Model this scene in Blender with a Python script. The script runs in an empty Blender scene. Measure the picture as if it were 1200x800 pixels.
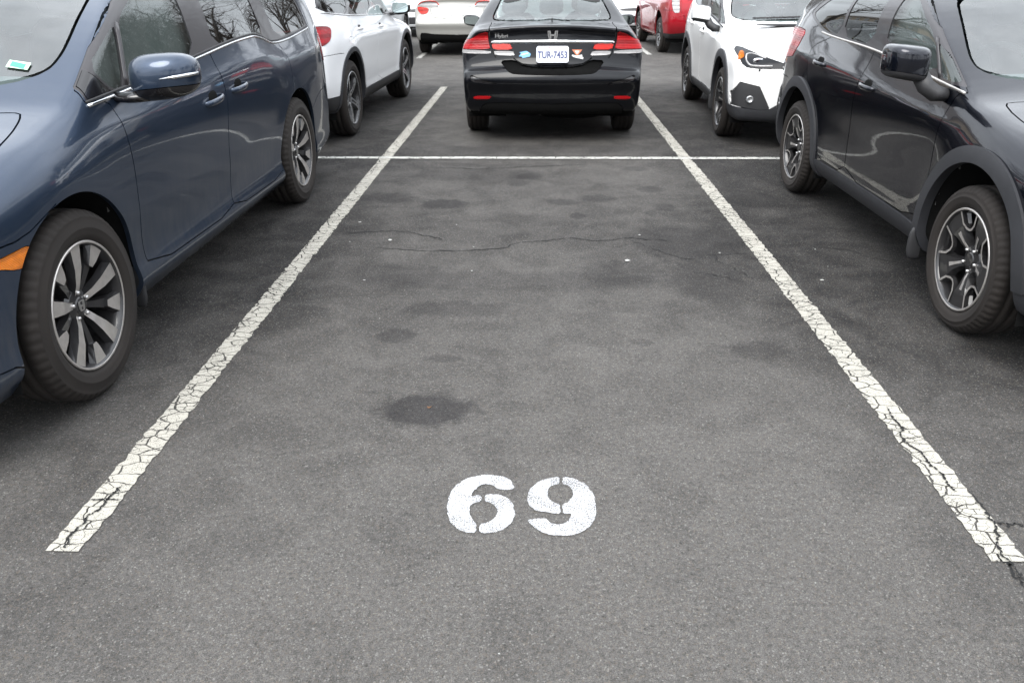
import bpy, math, random
import numpy as np
R = math.radians
random.seed(7); rng = np.random.default_rng(11)
scene = bpy.context.scene
COL = scene.collection

# ------------------------------------------------------------------ numeric helpers
def pchip(xk, yk, x):
    xk = np.asarray(xk, float); yk = np.asarray(yk, float); x = np.clip(x, xk[0], xk[-1])
    if len(xk) == 1: return np.full_like(x, yk[0])
    h = np.diff(xk); d = np.diff(yk) / h; m = np.zeros_like(yk)
    m[0], m[-1] = d[0], d[-1]
    for i in range(1, len(xk) - 1):
        if d[i-1] * d[i] > 0:
            w1 = 2*h[i] + h[i-1]; w2 = h[i] + 2*h[i-1]
            m[i] = (w1 + w2) / (w1 / d[i-1] + w2 / d[i])
    i = np.clip(np.searchsorted(xk, x) - 1, 0, len(xk) - 2)
    t = (x - xk[i]) / h[i]
    return ((1+2*t)*(1-t)**2*yk[i] + t*(1-t)**2*h[i]*m[i] + t*t*(3-2*t)*yk[i+1] + t*t*(t-1)*h[i]*m[i+1])

def catmull(pts, n=8, closed=True):
    P = np.asarray(pts, float); N = len(P); out = []
    rngi = range(N) if closed else range(N - 1)
    for i in rngi:
        if closed: p0, p1, p2, p3 = P[i-1], P[i], P[(i+1) % N], P[(i+2) % N]
        else: p0, p1, p2, p3 = P[max(i-1, 0)], P[i], P[i+1], P[min(i+2, N-1)]
        a = max(np.linalg.norm(p1-p0), 1e-6)**.5; b = max(np.linalg.norm(p2-p1), 1e-6)**.5; c = max(np.linalg.norm(p3-p2), 1e-6)**.5
        m1 = (p2-p1) + b*((p1-p0)/a - (p2-p0)/(a+b)) if (closed or i > 0) else (p2-p1)
        m2 = (p2-p1) + b*((p3-p2)/c - (p3-p1)/(b+c)) if (closed or i < N-2) else (p2-p1)
        for k in range(n):
            t = k / n
            out.append((2*t**3-3*t**2+1)*p1 + (t**3-2*t**2+t)*m1 + (-2*t**3+3*t**2)*p2 + (t**3-t**2)*m2)
    if not closed: out.append(P[-1])
    return np.array(out)

def chaikin(pts, it=2, closed=True):
    P = np.asarray(pts, float)
    for _ in range(it):
        if closed:
            Q = np.roll(P, -1, 0); P = np.stack([.8*P+.2*Q, .2*P+.8*Q], 1).reshape(-1, 2)
        else:
            A, B = P[:-1], P[1:]; M = np.stack([.8*A+.2*B, .2*A+.8*B], 1).reshape(-1, 2)
            P = np.vstack([P[:1], M[1:-1], P[-1:]])
    return P

def dist_poly(q, poly, closed=True):
    """signed (closed, negative inside) or unsigned (open) distance of q (N,2) to a polyline"""
    d2 = np.full(len(q), 1e9); ins = np.zeros(len(q), bool); n = len(poly)
    for i in range(n if closed else n-1):
        a = poly[i]; b = poly[(i+1) % n]; e = b - a
        w = q - a; t = np.clip((w @ e) / max(e @ e, 1e-12), 0, 1)
        r = w - t[:, None]*e; d2 = np.minimum(d2, (r*r).sum(1))
        if closed:
            c = (a[1] > q[:, 1]) != (b[1] > q[:, 1])
            if abs(e[1]) > 1e-12:
                ins ^= c & (q[:, 0] < a[0] + (q[:, 1]-a[1])*e[0]/e[1])
    d = np.sqrt(d2)
    return np.where(ins, -d, d) if closed else d

def sst(x, a, b):
    t = np.clip((x-a)/(b-a), 0, 1); return t*t*(3-2*t)

def bs_w(t):
    return np.stack([(1-t)**3, 3*t**3-6*t**2+4, -3*t**3+3*t**2+3*t+1, t**3], -1)/6.

# ------------------------------------------------------------------ the car body as a smooth implicit solid
class Body:
    def __init__(s, prof, lines, K, C, RL, RU, zs, arches=(), h=.025, gstep=.01, extra=None, flare=0.0, flare_r=.5, creases=()):
        s.h = h; s.extra = extra; s.zs = zs; s.arches = arches; s.flare = flare; s.flare_r = flare_r
        P = catmull(prof, 8); s.ymin, s.ymax = P[:, 0].min(), P[:, 0].max(); s.zmin, s.zmax = P[:, 1].min(), P[:, 1].max()
        s.y0, s.z0, s.gs = s.ymin-.45, s.zmin-.3, gstep
        ny = int((s.ymax-s.ymin+.9)/gstep)+1; nz = int((s.zmax-s.zmin+.7)/gstep)+1
        yy, zz = np.meshgrid(s.y0+np.arange(ny)*gstep, s.z0+np.arange(nz)*gstep, indexing='ij')
        s.G = dist_poly(np.c_[yy.ravel(), zz.ravel()], P).reshape(ny, nz)
        ty = np.arange(s.ymin-.5, s.ymax+.5, .02); s.ty0 = ty[0]
        def tab(tb): return pchip([a for a, *_ in tb], [a[1] for a in tb], ty)
        s.tabs = np.stack([tab(K), tab(C), tab(RL), tab(RU)], 1)
        Z = np.stack([pchip([a[0] for a in L], [a[1] for a in L], ty) for L in lines], 1)
        W = np.stack([pchip([a[0] for a in L], [a[2] for a in L], ty) for L in lines], 1)
        k = np.array([1, 4, 6, 4, 1.])/16
        for A in (Z, W, s.tabs):
            for j in range(A.shape[1]):
                for _ in range(2):
                    A[:, j] = np.convolve(np.pad(A[:, j], 2, 'edge'), k, 'valid')
        s.Z, s.Wt = Z, W; s.cr = []
        for pts, amp, up, dn in creases:
            s.cr.append((np.stack([pchip([a for a, _ in pts], [a for _, a in pts], ty), pchip([a for a, _ in amp], [a for _, a in amp], ty)], 1), up, dn))
    def t1(s, T, y):
        u = np.clip((y-s.ty0)/.02, 1, len(T)-3.001); i = u.astype(int); w = bs_w(u-i)
        return sum(T[i+k-1]*w[:, k:k+1] for k in range(4))
    def P(s, y, z):
        u = np.clip((y-s.y0)/s.gs, 1, s.G.shape[0]-3.001); v = np.clip((z-s.z0)/s.gs, 1, s.G.shape[1]-3.001)
        i, j = u.astype(int), v.astype(int); a, b = bs_w(u-i), bs_w(v-j); o = 0
        for m in range(4):
            for n in range(4): o = o + s.G[i+m-1, j+n-1]*a[:, m]*b[:, n]
        return o
    def W(s, y, z):
        Z = s.t1(s.Z, y); W = s.t1(s.Wt, y); n = Z.shape[1]
        H = np.maximum(np.diff(Z, axis=1), 1e-3); D = np.diff(W, axis=1)/H
        M = np.empty_like(W); M[:, 0] = D[:, 0]; M[:, -1] = D[:, -1]
        M[:, 1:-1] = (D[:, :-1]*H[:, 1:]+D[:, 1:]*H[:, :-1])/(H[:, 1:]+H[:, :-1])
        zc = np.clip(z, Z[:, 0], Z[:, -1])
        k = np.clip((zc[:, None] > Z).sum(1)-1, 0, n-2); r = np.arange(len(y))
        h = H[r, k]; t = (zc-Z[r, k])/h
        w = ((1+2*t)*(1-t)**2*W[r, k]+t*(1-t)**2*h*M[r, k]+t*t*(3-2*t)*W[r, k+1]+t*t*(t-1)*h*M[r, k+1])
        w = w+np.where(z < Z[:, 0], (z-Z[:, 0])*M[:, 0], 0)+np.where(z > Z[:, -1], (z-Z[:, -1])*M[:, -1], 0)
        for tb, up, dn in s.cr:          # pressed feature lines: a sharp ridge that fades above and below
            q = s.t1(tb, y); d = z-q[:, 0]; w = w+q[:, 1]*np.exp(-(np.sqrt(d*d+6.4e-5)-.008)/np.where(d > 0, up, dn))
        if s.flare:
            for (ya, za, ra) in s.arches:
                d = np.hypot(y-ya, np.maximum(z-za, 0))
                w = w+s.flare*np.exp(-((d-ra)/.11)**2)*sst(z, za-.3, za)
        return w
    def F1(s, p):
        x, y, z = p[:, 0], p[:, 1], p[:, 2]; ax2 = x*x; ax = np.sqrt(ax2+1e-6)
        t = s.t1(s.tabs, y)
        y2 = y-t[:, 0]*ax2; z2 = z+t[:, 1]*ax2*sst(z, .5, .8)
        a = s.P(y2, z2); b = ax-s.W(y, z)
        r = t[:, 2]+(t[:, 3]-t[:, 2])*sst(z, s.zs-.15, s.zs+.15)
        r = np.where(z < .42, .04+(r-.04)*sst(z, .2, .42), r)
        hh = np.maximum(r-np.abs(a-b), 0)/r
        f = np.maximum(a, b)+hh**3*r/6
        return s.extra(p, f) if s.extra else f
    def F(s, p):
        o = np.empty(len(p))
        for i in range(0, len(p), 150000): o[i:i+150000] = s.F1(p[i:i+150000])
        return o
    def grad(s, p, e=.004):
        g = np.empty_like(p)
        for k in range(3):
            d = np.zeros(3); d[k] = e; g[:, k] = (s.F(p+d)-s.F(p-d))/(2*e)
        return g
    def project(s, p, it=2, lev=0.0):
        for _ in range(it):
            g = s.grad(p); f = s.F(p)-lev
            p = p-np.clip(f/np.maximum((g*g).sum(1), .05), -.05, .05)[:, None]*g
        return p
    def mesh(s, h=None, level=0.0, relax=3):
        h = h or s.h; wmax = s.Wt.max()+s.flare+.08
        o = np.array([-wmax-h*.37, s.ymin-.06, s.zmin-.06])
        n = (np.ceil((np.array([wmax, s.ymax+.06, s.zmax+.06])-o)/(h*4)).astype(int)+1)*4
        ax = [o[k]+h*np.arange(n[k]) for k in range(3)]
        co = [a[::4]+h*1.5 for a in ax]
        X, Y, Z = np.meshgrid(*co, indexing='ij'); cf = s.F(np.c_[X.ravel(), Y.ravel(), Z.ravel()]).reshape(X.shape)-level
        fine = np.repeat(np.repeat(np.repeat(cf, 4, 0), 4, 1), 4, 2)[:n[0], :n[1], :n[2]].copy()
        ii = np.argwhere(np.abs(fine) < h*4.5)
        pts = np.stack([ax[k][ii[:, k]] for k in range(3)], 1); fine[ii[:, 0], ii[:, 1], ii[:, 2]] = s.F(pts)-level
        V, Q = surface_nets(fine, o, h)
        V = s.project(V, 2, level)
        for _ in range(relax):
            acc = np.zeros_like(V); cnt = np.zeros(len(V))
            for a, b in ((0, 1), (1, 2), (2, 3), (3, 0)):
                np.add.at(acc, Q[:, a], V[Q[:, b]]); np.add.at(acc, Q[:, b], V[Q[:, a]])
                np.add.at(cnt, Q[:, a], 1); np.add.at(cnt, Q[:, b], 1)
            V = V+.6*(acc/np.maximum(cnt, 1)[:, None]-V); V = s.project(V, 1, level)
        V = s.project(V, 1, level)
        T = np.vstack([Q[:, [0, 1, 2]], Q[:, [0, 2, 3]]])
        nrm = np.cross(V[T[:, 1]]-V[T[:, 0]], V[T[:, 2]]-V[T[:, 0]])
        flip = (nrm*s.grad(V[T].mean(1))).sum(1) < 0
        T[flip] = T[flip][:, ::-1]
        return V, T

def surface_nets(F, o, h):
    S = F < 0; n = np.array(F.shape)
    cn = n-1
    corner = [(i, j, k) for i in (0, 1) for j in (0, 1) for k in (0, 1)]
    def sub(A, c): return A[c[0]:c[0]+cn[0], c[1]:c[1]+cn[1], c[2]:c[2]+cn[2]]
    tot = sum(sub(S, c).astype(np.int8) for c in corner)
    act = np.argwhere((tot > 0) & (tot < 8))
    idx = np.full(tuple(cn), -1, np.int64); idx[act[:, 0], act[:, 1], act[:, 2]] = np.arange(len(act))
    P = np.zeros((len(act), 3)); c = np.zeros(len(act))
    for a in corner:
        for ax in range(3):
            if a[ax]: continue
            b = list(a); b[ax] = 1
            fa = F[act[:, 0]+a[0], act[:, 1]+a[1], act[:, 2]+a[2]]; fb = F[act[:, 0]+b[0], act[:, 1]+b[1], act[:, 2]+b[2]]
            m = (fa < 0) != (fb < 0); t = np.where(m, fa/np.where(m, fa-fb, 1), 0)
            q = np.tile(np.array(a, float), (len(act), 1)); q[:, ax] += t
            P += q*m[:, None]; c += m
    V = o+h*(act+P/np.maximum(c, 1)[:, None])
    Q = []
    for ax in range(3):
        u, v = (ax+1) % 3, (ax+2) % 3
        A = [slice(None)]*3; B = [slice(None)]*3; A[ax] = slice(0, -1); B[ax] = slice(1, None)
        e = np.argwhere(S[tuple(A)] != S[tuple(B)])
        e = e[(e[:, u] > 0) & (e[:, v] > 0) & (e[:, u] < cn[u]) & (e[:, v] < cn[v])]
        qs = []
        for du, dv in ((0, 0), (1, 0), (1, 1), (0, 1)):
            k = e.copy(); k[:, u] -= du; k[:, v] -= dv; qs.append(idx[k[:, 0], k[:, 1], k[:, 2]])
        Q.append(np.stack(qs, 1))
    Q = np.vstack(Q); Q = Q[(Q >= 0).all(1)]
    return V, Q

# ------------------------------------------------------------------ cutting a skin along curves
class Skin:
    def __init__(s, body, V, T): s.b, s.V, s.T = body, V, T; s.lock = np.zeros(len(V), bool)
    def cut(s, dfun, mfun):
        V, T = s.V, s.T; m = mfun(V); D = np.full(len(V), 1e3); 
        if not m.any(): return
        D[m] = dfun(V[m]); Tm = m[T].all(1)
        S0 = np.sign(D); cr = Tm & (S0[T].min(1) < 0) & (S0[T].max(1) > 0)
        if not cr.any(): return
        near = np.unique(T[cr]); near = near[(np.abs(D[near]) < .16*s.b.h) & ~s.lock[near]]
        if len(near):
            e = 1e-4; g = np.stack([(dfun(V[near]+e*np.eye(3)[k])-D[near])/e for k in range(3)], 1)
            g2 = (g*g).sum(1); ok = g2 > .2; near = near[ok]; g = g[ok]; g2 = g2[ok]
            V[near] -= (D[near]/g2)[:, None]*g; V[near] = s.b.project(V[near], 1); s.lock[near] = True; D[near] = 0
        S = np.where(np.abs(D) < 1e-6, 0, np.sign(D)).astype(int)
        st = S[T]; cr = Tm & (st.min(1) < 0) & (st.max(1) > 0)
        if not cr.any(): return
        Tc, sc, keep = T[cr], st[cr], T[~cr]; N = len(V)
        E = np.vstack([Tc[:, [0, 1]], Tc[:, [1, 2]], Tc[:, [2, 0]]]); E.sort(1)
        E = E[S[E[:, 0]]*S[E[:, 1]] < 0]; key = np.unique(E[:, 0]*N+E[:, 1]); a, b = key//N, key % N
        lo, hi = np.zeros(len(a)), np.ones(len(a)); sa = S[a]
        for _ in range(14):
            t = (lo+hi)/2; d = dfun(V[a]+t[:, None]*(V[b]-V[a])); same = np.sign(d) == sa
            lo = np.where(same, t, lo); hi = np.where(same, hi, t)
        t = (lo+hi)/2; nv = s.b.project(V[a]+t[:, None]*(V[b]-V[a]), 1)
        V = np.vstack([V, nv]); s.lock = np.r_[s.lock, np.ones(len(nv), bool)]
        def mid(p, q):
            k = np.minimum(p, q)*N+np.maximum(p, q); return N+np.searchsorted(key, k)
        out = [keep]
        z = (sc == 0).sum(1)
        for r in range(3):
            i, j, k = r, (r+1) % 3, (r+2) % 3
            A = (z == 1) & (sc[:, i] == 0)
            if A.any():
                p, q, w = Tc[A, i], Tc[A, j], Tc[A, k]; mm = mid(q, w)
                out += [np.c_[p, q, mm], np.c_[p, mm, w]]
            B = (z == 0) & (sc[:, j] == sc[:, k]) & (sc[:, i] != sc[:, j])
            if B.any():
                p, q, w = Tc[B, i], Tc[B, j], Tc[B, k]; m1, m2 = mid(p, q), mid(p, w)
                out += [np.c_[p, m1, m2], np.c_[m1, q, w], np.c_[m1, w, m2]]
        s.V, s.T = V, np.vstack(out)

# ------------------------------------------------------------------ mesh making
def new_obj(name, V, faces, mat=None, parent=None, loop_n=None, smooth=True, loc=None, rot=None):
    me = bpy.data.meshes.new(name); me.from_pydata([tuple(map(float, v)) for v in V], [], [tuple(map(int, f)) for f in faces])
    if smooth: me.polygons.foreach_set('use_smooth', np.ones(len(me.polygons), bool))
    if loop_n is not None: me.normals_split_custom_set([tuple(map(float, v)) for v in loop_n])
    mats = mat if isinstance(mat, (list, tuple)) else [mat]
    for m in mats:
        if m is not None: me.materials.append(m)
    o = bpy.data.objects.new(name, me); COL.objects.link(o)
    if parent: o.parent = parent
    if loc is not None: o.location = loc
    if rot is not None: o.rotation_euler = rot
    return o

def sheet_part(name, skin, grads, tri, off, lip, mat, parent, keep_center=True):
    """one cut-out panel of a skin, pushed out by off, its border folded in by lip"""
    T = skin.T[tri]
    if not len(T): return None
    ids, inv = np.unique(T, return_inverse=True); T = inv.reshape(-1, 3)
    n = grads[ids]; V = skin.V[ids]+n*off; nv = len(V)
    faces = [tuple(t) for t in T]; ln = [n[T].reshape(-1, 3)]
    if lip:
        E = np.vstack([T[:, [0, 1]], T[:, [1, 2]], T[:, [2, 0]]]); k = np.sort(E, 1); kk = k[:, 0]*nv+k[:, 1]
        u, c = np.unique(kk, return_counts=True); B = E[np.isin(kk, u[c == 1])]
        if len(B):
            bv, binv = np.unique(B, return_inverse=True); B2 = binv.reshape(-1, 2)
            top = V[bv]; low = top-n[bv]*lip; base = nv
            V = np.vstack([V, top, low]); m = len(bv)
            L = np.c_[base+B2[:, 1], base+B2[:, 0], base+m+B2[:, 0], base+m+B2[:, 1]]
            fn = np.cross(V[L[:, 1]]-V[L[:, 0]], V[L[:, 3]]-V[L[:, 0]]); fn /= np.maximum(np.linalg.norm(fn, axis=1), 1e-9)[:, None]
            faces += [tuple(t) for t in L]; ln.append(np.repeat(fn, 4, 0))
    return new_obj(name, V, faces, mat, parent, np.vstack(ln))

def lathe(prof, n=96, axis='x', seg=None):
    """prof: (r, x) list -> V, quads round the x axis"""
    prof = np.asarray(prof, float); m = len(prof); a = np.linspace(0, 2*np.pi, n, endpoint=False)
    V = np.stack([np.repeat(prof[None, :, 1], n, 0), prof[None, :, 0]*np.cos(a)[:, None], prof[None, :, 0]*np.sin(a)[:, None]], -1).reshape(-1, 3)
    F = []
    for i in range(n):
        for j in range(m-1):
            F.append((i*m+j, ((i+1) % n)*m+j, ((i+1) % n)*m+j+1, i*m+j+1))
    return V, F

def tube(path, rad, n=12, cap=True):
    """round or oval tube; rad: scalar, list of scalars or list of (a, b) half sizes"""
    P = np.asarray(path, float); m = len(P); V = []; F = []
    T = np.gradient(P, axis=0); T /= np.linalg.norm(T, axis=1)[:, None]
    up = np.array([0, 0, 1.]) if abs(T[:, 2]).mean() < .8 else np.array([0, 1., 0])
    for i in range(m):
        s = np.cross(T[i], up); s /= np.linalg.norm(s); u = np.cross(s, T[i])
        r = rad[i] if isinstance(rad, (list, tuple, np.ndarray)) else rad
        a_, b_ = r if isinstance(r, (list, tuple, np.ndarray)) else (r, r)
        for k in range(n):
            t = 2*np.pi*k/n; V.append(P[i]+s*a_*math.cos(t)+u*b_*math.sin(t))
    for i in range(m-1):
        for k in range(n): F.append((i*n+k, i*n+(k+1) % n, (i+1)*n+(k+1) % n, (i+1)*n+k))
    if cap: F += [tuple(range(n))[::-1], tuple(range((m-1)*n, m*n))]
    return np.array(V), F

def rbox(c, hs, e=3.5, n=14, taper=None):
    """rounded box (superellipsoid)"""
    V = []; F = []; m = n*2
    sg = lambda v, p: math.copysign(abs(v)**p, v)
    for i in range(n+1):
        p = -math.pi/2+math.pi*i/n
        for j in range(m):
            q = 2*math.pi*j/m; k = 2/e
            V.append((sg(math.cos(p), k)*sg(math.cos(q), k), sg(math.cos(p), k)*sg(math.sin(q), k), sg(math.sin(p), k)))
    for i in range(n):
        for j in range(m): F.append((i*m+j, i*m+(j+1) % m, (i+1)*m+(j+1) % m, (i+1)*m+j))
    V = np.array(V)*np.asarray(hs)
    if taper is not None: V = taper(V)
    return V+np.asarray(c), F

def join(*vf):
    V = []; F = []; b = 0
    for v, f in vf:
        V.append(np.asarray(v, float)); F += [tuple(i+b for i in q) for q in f]; b += len(v)
    return np.vstack(V), F

def prism(poly, t, z0=0.0):
    """flat polygon (u,v) given thickness t; returns V (u,v,w), faces"""
    n = len(poly); V = [(u, v, z0) for u, v in poly]+[(u, v, z0+t) for u, v in poly]
    F = [tuple(range(n))[::-1], tuple(range(n, 2*n))]+[(i, (i+1) % n, n+(i+1) % n, n+i) for i in range(n)]
    return np.array(V), F

def text_mesh(txt, size, sx=1.0, depth=.0015, bold=.0):
    cu = bpy.data.curves.new('t', 'FONT'); cu.body = txt; cu.size = size; cu.extrude = depth; cu.align_x = 'CENTER'; cu.align_y = 'CENTER'; cu.offset = bold
    o = bpy.data.objects.new('t', cu); COL.objects.link(o)
    dg = bpy.context.evaluated_depsgraph_get(); dg.update()
    me = bpy.data.meshes.new_from_object(o.evaluated_get(dg))
    V = np.array([v.co[:] for v in me.vertices]); F = [tuple(p.vertices) for p in me.polygons]
    bpy.data.objects.remove(o); bpy.data.curves.remove(cu); bpy.data.meshes.remove(me)
    if len(V): V[:, 0] *= sx
    return V, F

def place(V, o, u, v, w):
    """map local (a,b,c) onto o + a*u + b*v + c*w"""
    V = np.asarray(V); return np.asarray(o)+V[:, :1]*np.asarray(u)+V[:, 1:2]*np.asarray(v)+V[:, 2:3]*np.asarray(w)

# ------------------------------------------------------------------ materials
def nodemat(name):
    m = bpy.data.materials.new(name); m.use_nodes = True; nt = m.node_tree
    return m, nt, nt.nodes['Principled BSDF'], nt.nodes['Material Output']
def N(nt, t, **kw):
    n = nt.nodes.new(t)
    for k, v in kw.items():
        if k.startswith('_'): setattr(n, k[1:], v)
        else: n.inputs[k.replace('__', ' ')].default_value = v
    return n
def L(nt, a, b): nt.links.new(a, b)
def mixc(nt, fac, a, b, mode='MIX'):
    n = nt.nodes.new('ShaderNodeMix'); n.data_type = 'RGBA'; n.blend_type = mode
    for s, v in ((n.inputs[0], fac), (n.inputs[6], a), (n.inputs[7], b)):
        if hasattr(v, 'links'): L(nt, v, s)
        else: s.default_value = v if not isinstance(v, tuple) else (*v, 1) if len(v) == 3 else v
    return n.outputs[2]
def math_n(nt, op, a, b=None, c=None, clamp=False):
    n = nt.nodes.new('ShaderNodeMath'); n.operation = op; n.use_clamp = clamp
    for s, v in zip(n.inputs, (a, b, c)):
        if v is None: continue
        if hasattr(v, 'links'): L(nt, v, s)
        else: s.default_value = v
    return n.outputs[0]
def ramp(nt, v, a, b, lo=0.0, hi=1.0):
    n = nt.nodes.new('ShaderNodeMapRange'); n.interpolation_type = 'SMOOTHSTEP'
    n.inputs[1].default_value = a; n.inputs[2].default_value = b; n.inputs[3].default_value = lo; n.inputs[4].default_value = hi
    L(nt, v, n.inputs[0]); return n.outputs[0]
def noise(nt, vec, scale, detail=3, rough=.55, dist=0):
    n = N(nt, 'ShaderNodeTexNoise', Scale=scale, Detail=detail, Roughness=rough, Distortion=dist)
    if vec is not None: L(nt, vec, n.inputs['Vector'])
    return n.outputs['Fac']
def objco(nt):
    return nt.nodes.new('ShaderNodeTexCoord').outputs['Object']

def simple(name, col, rough=.5, metal=0., coat=0., var=.0, vscale=20, bump=0., bscale=400, spec=None):
    m, nt, b, o = nodemat(name)
    b.inputs['Roughness'].default_value = rough; b.inputs['Metallic'].default_value = metal; b.inputs['Coat Weight'].default_value = coat
    b.inputs['Coat Roughness'].default_value = .03
    if spec is not None: b.inputs['Specular IOR Level'].default_value = spec
    co = objco(nt); n = noise(nt, co, vscale, 4)
    lo = tuple(c*(1-var) for c in col); hi = tuple(min(1, c*(1+var)) for c in col)
    L(nt, mixc(nt, n, lo, hi), b.inputs['Base Color'])
    if bump:
        bn = N(nt, 'ShaderNodeBump', Strength=bump, Distance=.001); L(nt, noise(nt, co, bscale, 2), bn.inputs['Height']); L(nt, bn.outputs[0], b.inputs['Normal'])
    return m

def paint(name, col, metal=.45, rough=.32, dust=.25, coat=1.0, dustcol=(.16, .145, .125)):
    """clear-coated car paint with a film of road dust, streaky towards the sills"""
    m, nt, b, o = nodemat(name); co = objco(nt)
    sep = N(nt, 'ShaderNodeSeparateXYZ'); L(nt, co, sep.inputs[0])
    fl = noise(nt, co, 900, 1)
    base = mixc(nt, math_n(nt, 'MULTIPLY', fl, .5), col, tuple(min(1, c*1.5+.004) for c in col))
    mp = N(nt, 'ShaderNodeMapping'); mp.inputs['Scale'].default_value = (6, 6, 1.2); L(nt, co, mp.inputs['Vector'])
    st = noise(nt, mp.outputs[0], 5, 5, .65)
    low = ramp(nt, sep.outputs[2], .85, .25)
    dirt = math_n(nt, 'MULTIPLY', math_n(nt, 'ADD', math_n(nt, 'MULTIPLY', low, dust), dust*.12), ramp(nt, st, .25, .75))
    sp = ramp(nt, noise(nt, co, 160, 2), .68, .75); dirt = math_n(nt, 'ADD', dirt, math_n(nt, 'MULTIPLY', math_n(nt, 'MULTIPLY', sp, low), dust*.5), clamp=True)
    L(nt, mixc(nt, dirt, base, dustcol), b.inputs['Base Color'])
    L(nt, math_n(nt, 'MULTIPLY', math_n(nt, 'SUBTRACT', 1.0, dirt), metal), b.inputs['Metallic'])
    b.inputs['Roughness'].default_value = rough; b.inputs['Specular IOR Level'].default_value = .15
    L(nt, math_n(nt, 'MULTIPLY', math_n(nt, 'SUBTRACT', 1.0, math_n(nt, 'MULTIPLY', dirt, .9)), coat), b.inputs['Coat Weight'])
    L(nt, math_n(nt, 'ADD', .025, math_n(nt, 'MULTIPLY', dirt, .35)), b.inputs['Coat Roughness'])
    bn = N(nt, 'ShaderNodeBump', Strength=.035, Distance=.002); L(nt, noise(nt, co, 55, 2), bn.inputs['Height']); L(nt, bn.outputs[0], b.inputs['Coat Normal'])
    return m

def glass(name, tint=(.75, .82, .8), base=.05, peak=.9, dust=.06):
    """a single sheet of car glass: see-through tint plus a mirror-like reflection that grows at grazing angles"""
    m = bpy.data.materials.new(name); m.use_nodes = True; nt = m.node_tree; nt.nodes.clear()
    out = nt.nodes.new('ShaderNodeOutputMaterial'); tr = N(nt, 'ShaderNodeBsdfTransparent'); tr.inputs[0].default_value = (*tint, 1)
    gl = N(nt, 'ShaderNodeBsdfGlossy', Roughness=.012); gl.inputs[0].default_value = (.95, .97, .97, 1)
    lw = N(nt, 'ShaderNodeLayerWeight', Blend=.5); f = math_n(nt, 'POWER', lw.outputs['Facing'], 4.0)
    f = math_n(nt, 'ADD', math_n(nt, 'MULTIPLY', f, peak), base, clamp=True)
    mx = nt.nodes.new('ShaderNodeMixShader'); L(nt, f, mx.inputs[0]); L(nt, tr.outputs[0], mx.inputs[1]); L(nt, gl.outputs[0], mx.inputs[2])
    df = N(nt, 'ShaderNodeBsdfDiffuse'); df.inputs[0].default_value = (.5, .5, .48, 1)
    co = objco(nt); d = math_n(nt, 'MULTIPLY', ramp(nt, noise(nt, co, 7, 6, .65), .3, .8), dust)
    m2 = nt.nodes.new('ShaderNodeMixShader'); L(nt, d, m2.inputs[0]); L(nt, mx.outputs[0], m2.inputs[1]); L(nt, df.outputs[0], m2.inputs[2])
    L(nt, m2.outputs[0], out.inputs[0]); return m

def lens(name, col, rough=.12, ribs=0):
    m, nt, b, o = nodemat(name); co = objco(nt)
    b.inputs['Roughness'].default_value = rough; b.inputs['Coat Weight'].default_value = .25; b.inputs['Specular IOR Level'].default_value = .3; b.inputs['Coat Roughness'].default_value = .02
    L(nt, mixc(nt, noise(nt, co, 35, 3), tuple(c*.65 for c in col), tuple(min(1, c*1.35) for c in col)), b.inputs['Base Color'])
    if ribs:
        w = N(nt, 'ShaderNodeTexWave', Scale=ribs, Distortion=.4); w.bands_direction = 'Z'; L(nt, co, w.inputs['Vector'])
        w2 = N(nt, 'ShaderNodeTexWave', Scale=4.2, Distortion=.5); w2.bands_direction = 'Z'; L(nt, co, w2.inputs['Vector'])
        old = b.inputs['Base Color'].links[0].from_socket; L(nt, mixc(nt, math_n(nt, 'MULTIPLY', ramp(nt, w2.outputs['Fac'], .25, .8), .65), old, tuple(c*.38 for c in col)), b.inputs['Base Color'])
        bn = N(nt, 'ShaderNodeBump', Strength=.5, Distance=.003); L(nt, w.outputs['Fac'], bn.inputs['Height']); L(nt, bn.outputs[0], b.inputs['Normal'])
    return m

M = {}
M['blue'] = paint('blue_paint', (.027, .043, .073), .6, .28, .2)
M['charcoal'] = paint('charcoal_paint', (.0048, .0062, .0115), .7, .25, .015)
M['black'] = paint('black_paint', (.0016, .002, .0036), .1, .3, .008, .5)
M['white'] = paint('white_paint', (.82, .83, .84), 0, .35, .05)
M['white_b'] = paint('pearl_white_paint', (.8, .8, .79), 0, .35, .06)
M['white_c'] = paint('plain_white_paint', (.7, .72, .74), 0, .4, .15)
M['beige'] = paint('champagne_paint', (.40, .395, .37), .35, .32, .06)
M['red'] = paint('red_paint', (.30, .004, .012), .3, .3, .03)
M['plastic'] = simple('black_plastic', (.028, .028, .03), .55, var=.25, bump=.35, bscale=700)
M['cladding'] = simple('grey_cladding_plastic', (.030, .031, .035), .5, var=.2, bump=.3, bscale=600)
M['gloss_black'] = simple('gloss_black_trim', (.012, .011, .012), .12, coat=.6, var=.2)
M['satin_pillar'] = simple('satin_pillar_trim', (.03, .027, .03), .28, coat=.3, var=.2)
M['dark'] = simple('dark_lining', (.010, .010, .010), .95, var=.3, spec=.1)
M['under'] = simple('underbody', (.005, .005, .005), .95, var=.4, spec=.08)
M['chrome'] = simple('chrome', (.75, .76, .77), .07, metal=1, var=.05)
M['interior'] = simple('grey_cabin', (.12, .12, .118), .8, var=.2, vscale=6)
M['seat'] = simple('grey_seat', (.16, .155, .15), .85, var=.2, vscale=12, bump=.3, bscale=200)
M['seat_dark'] = simple('dark_seat', (.04, .04, .042), .8, var=.2, vscale=12)
M['rubber'] = simple('tyre_rubber', (.0165, .0128, .0105), .82, var=.55, vscale=5, bump=.25, bscale=250)
M['alloy'] = simple('machined_alloy', (.62, .61, .6), .28, metal=.9, var=.15, vscale=30)
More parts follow.
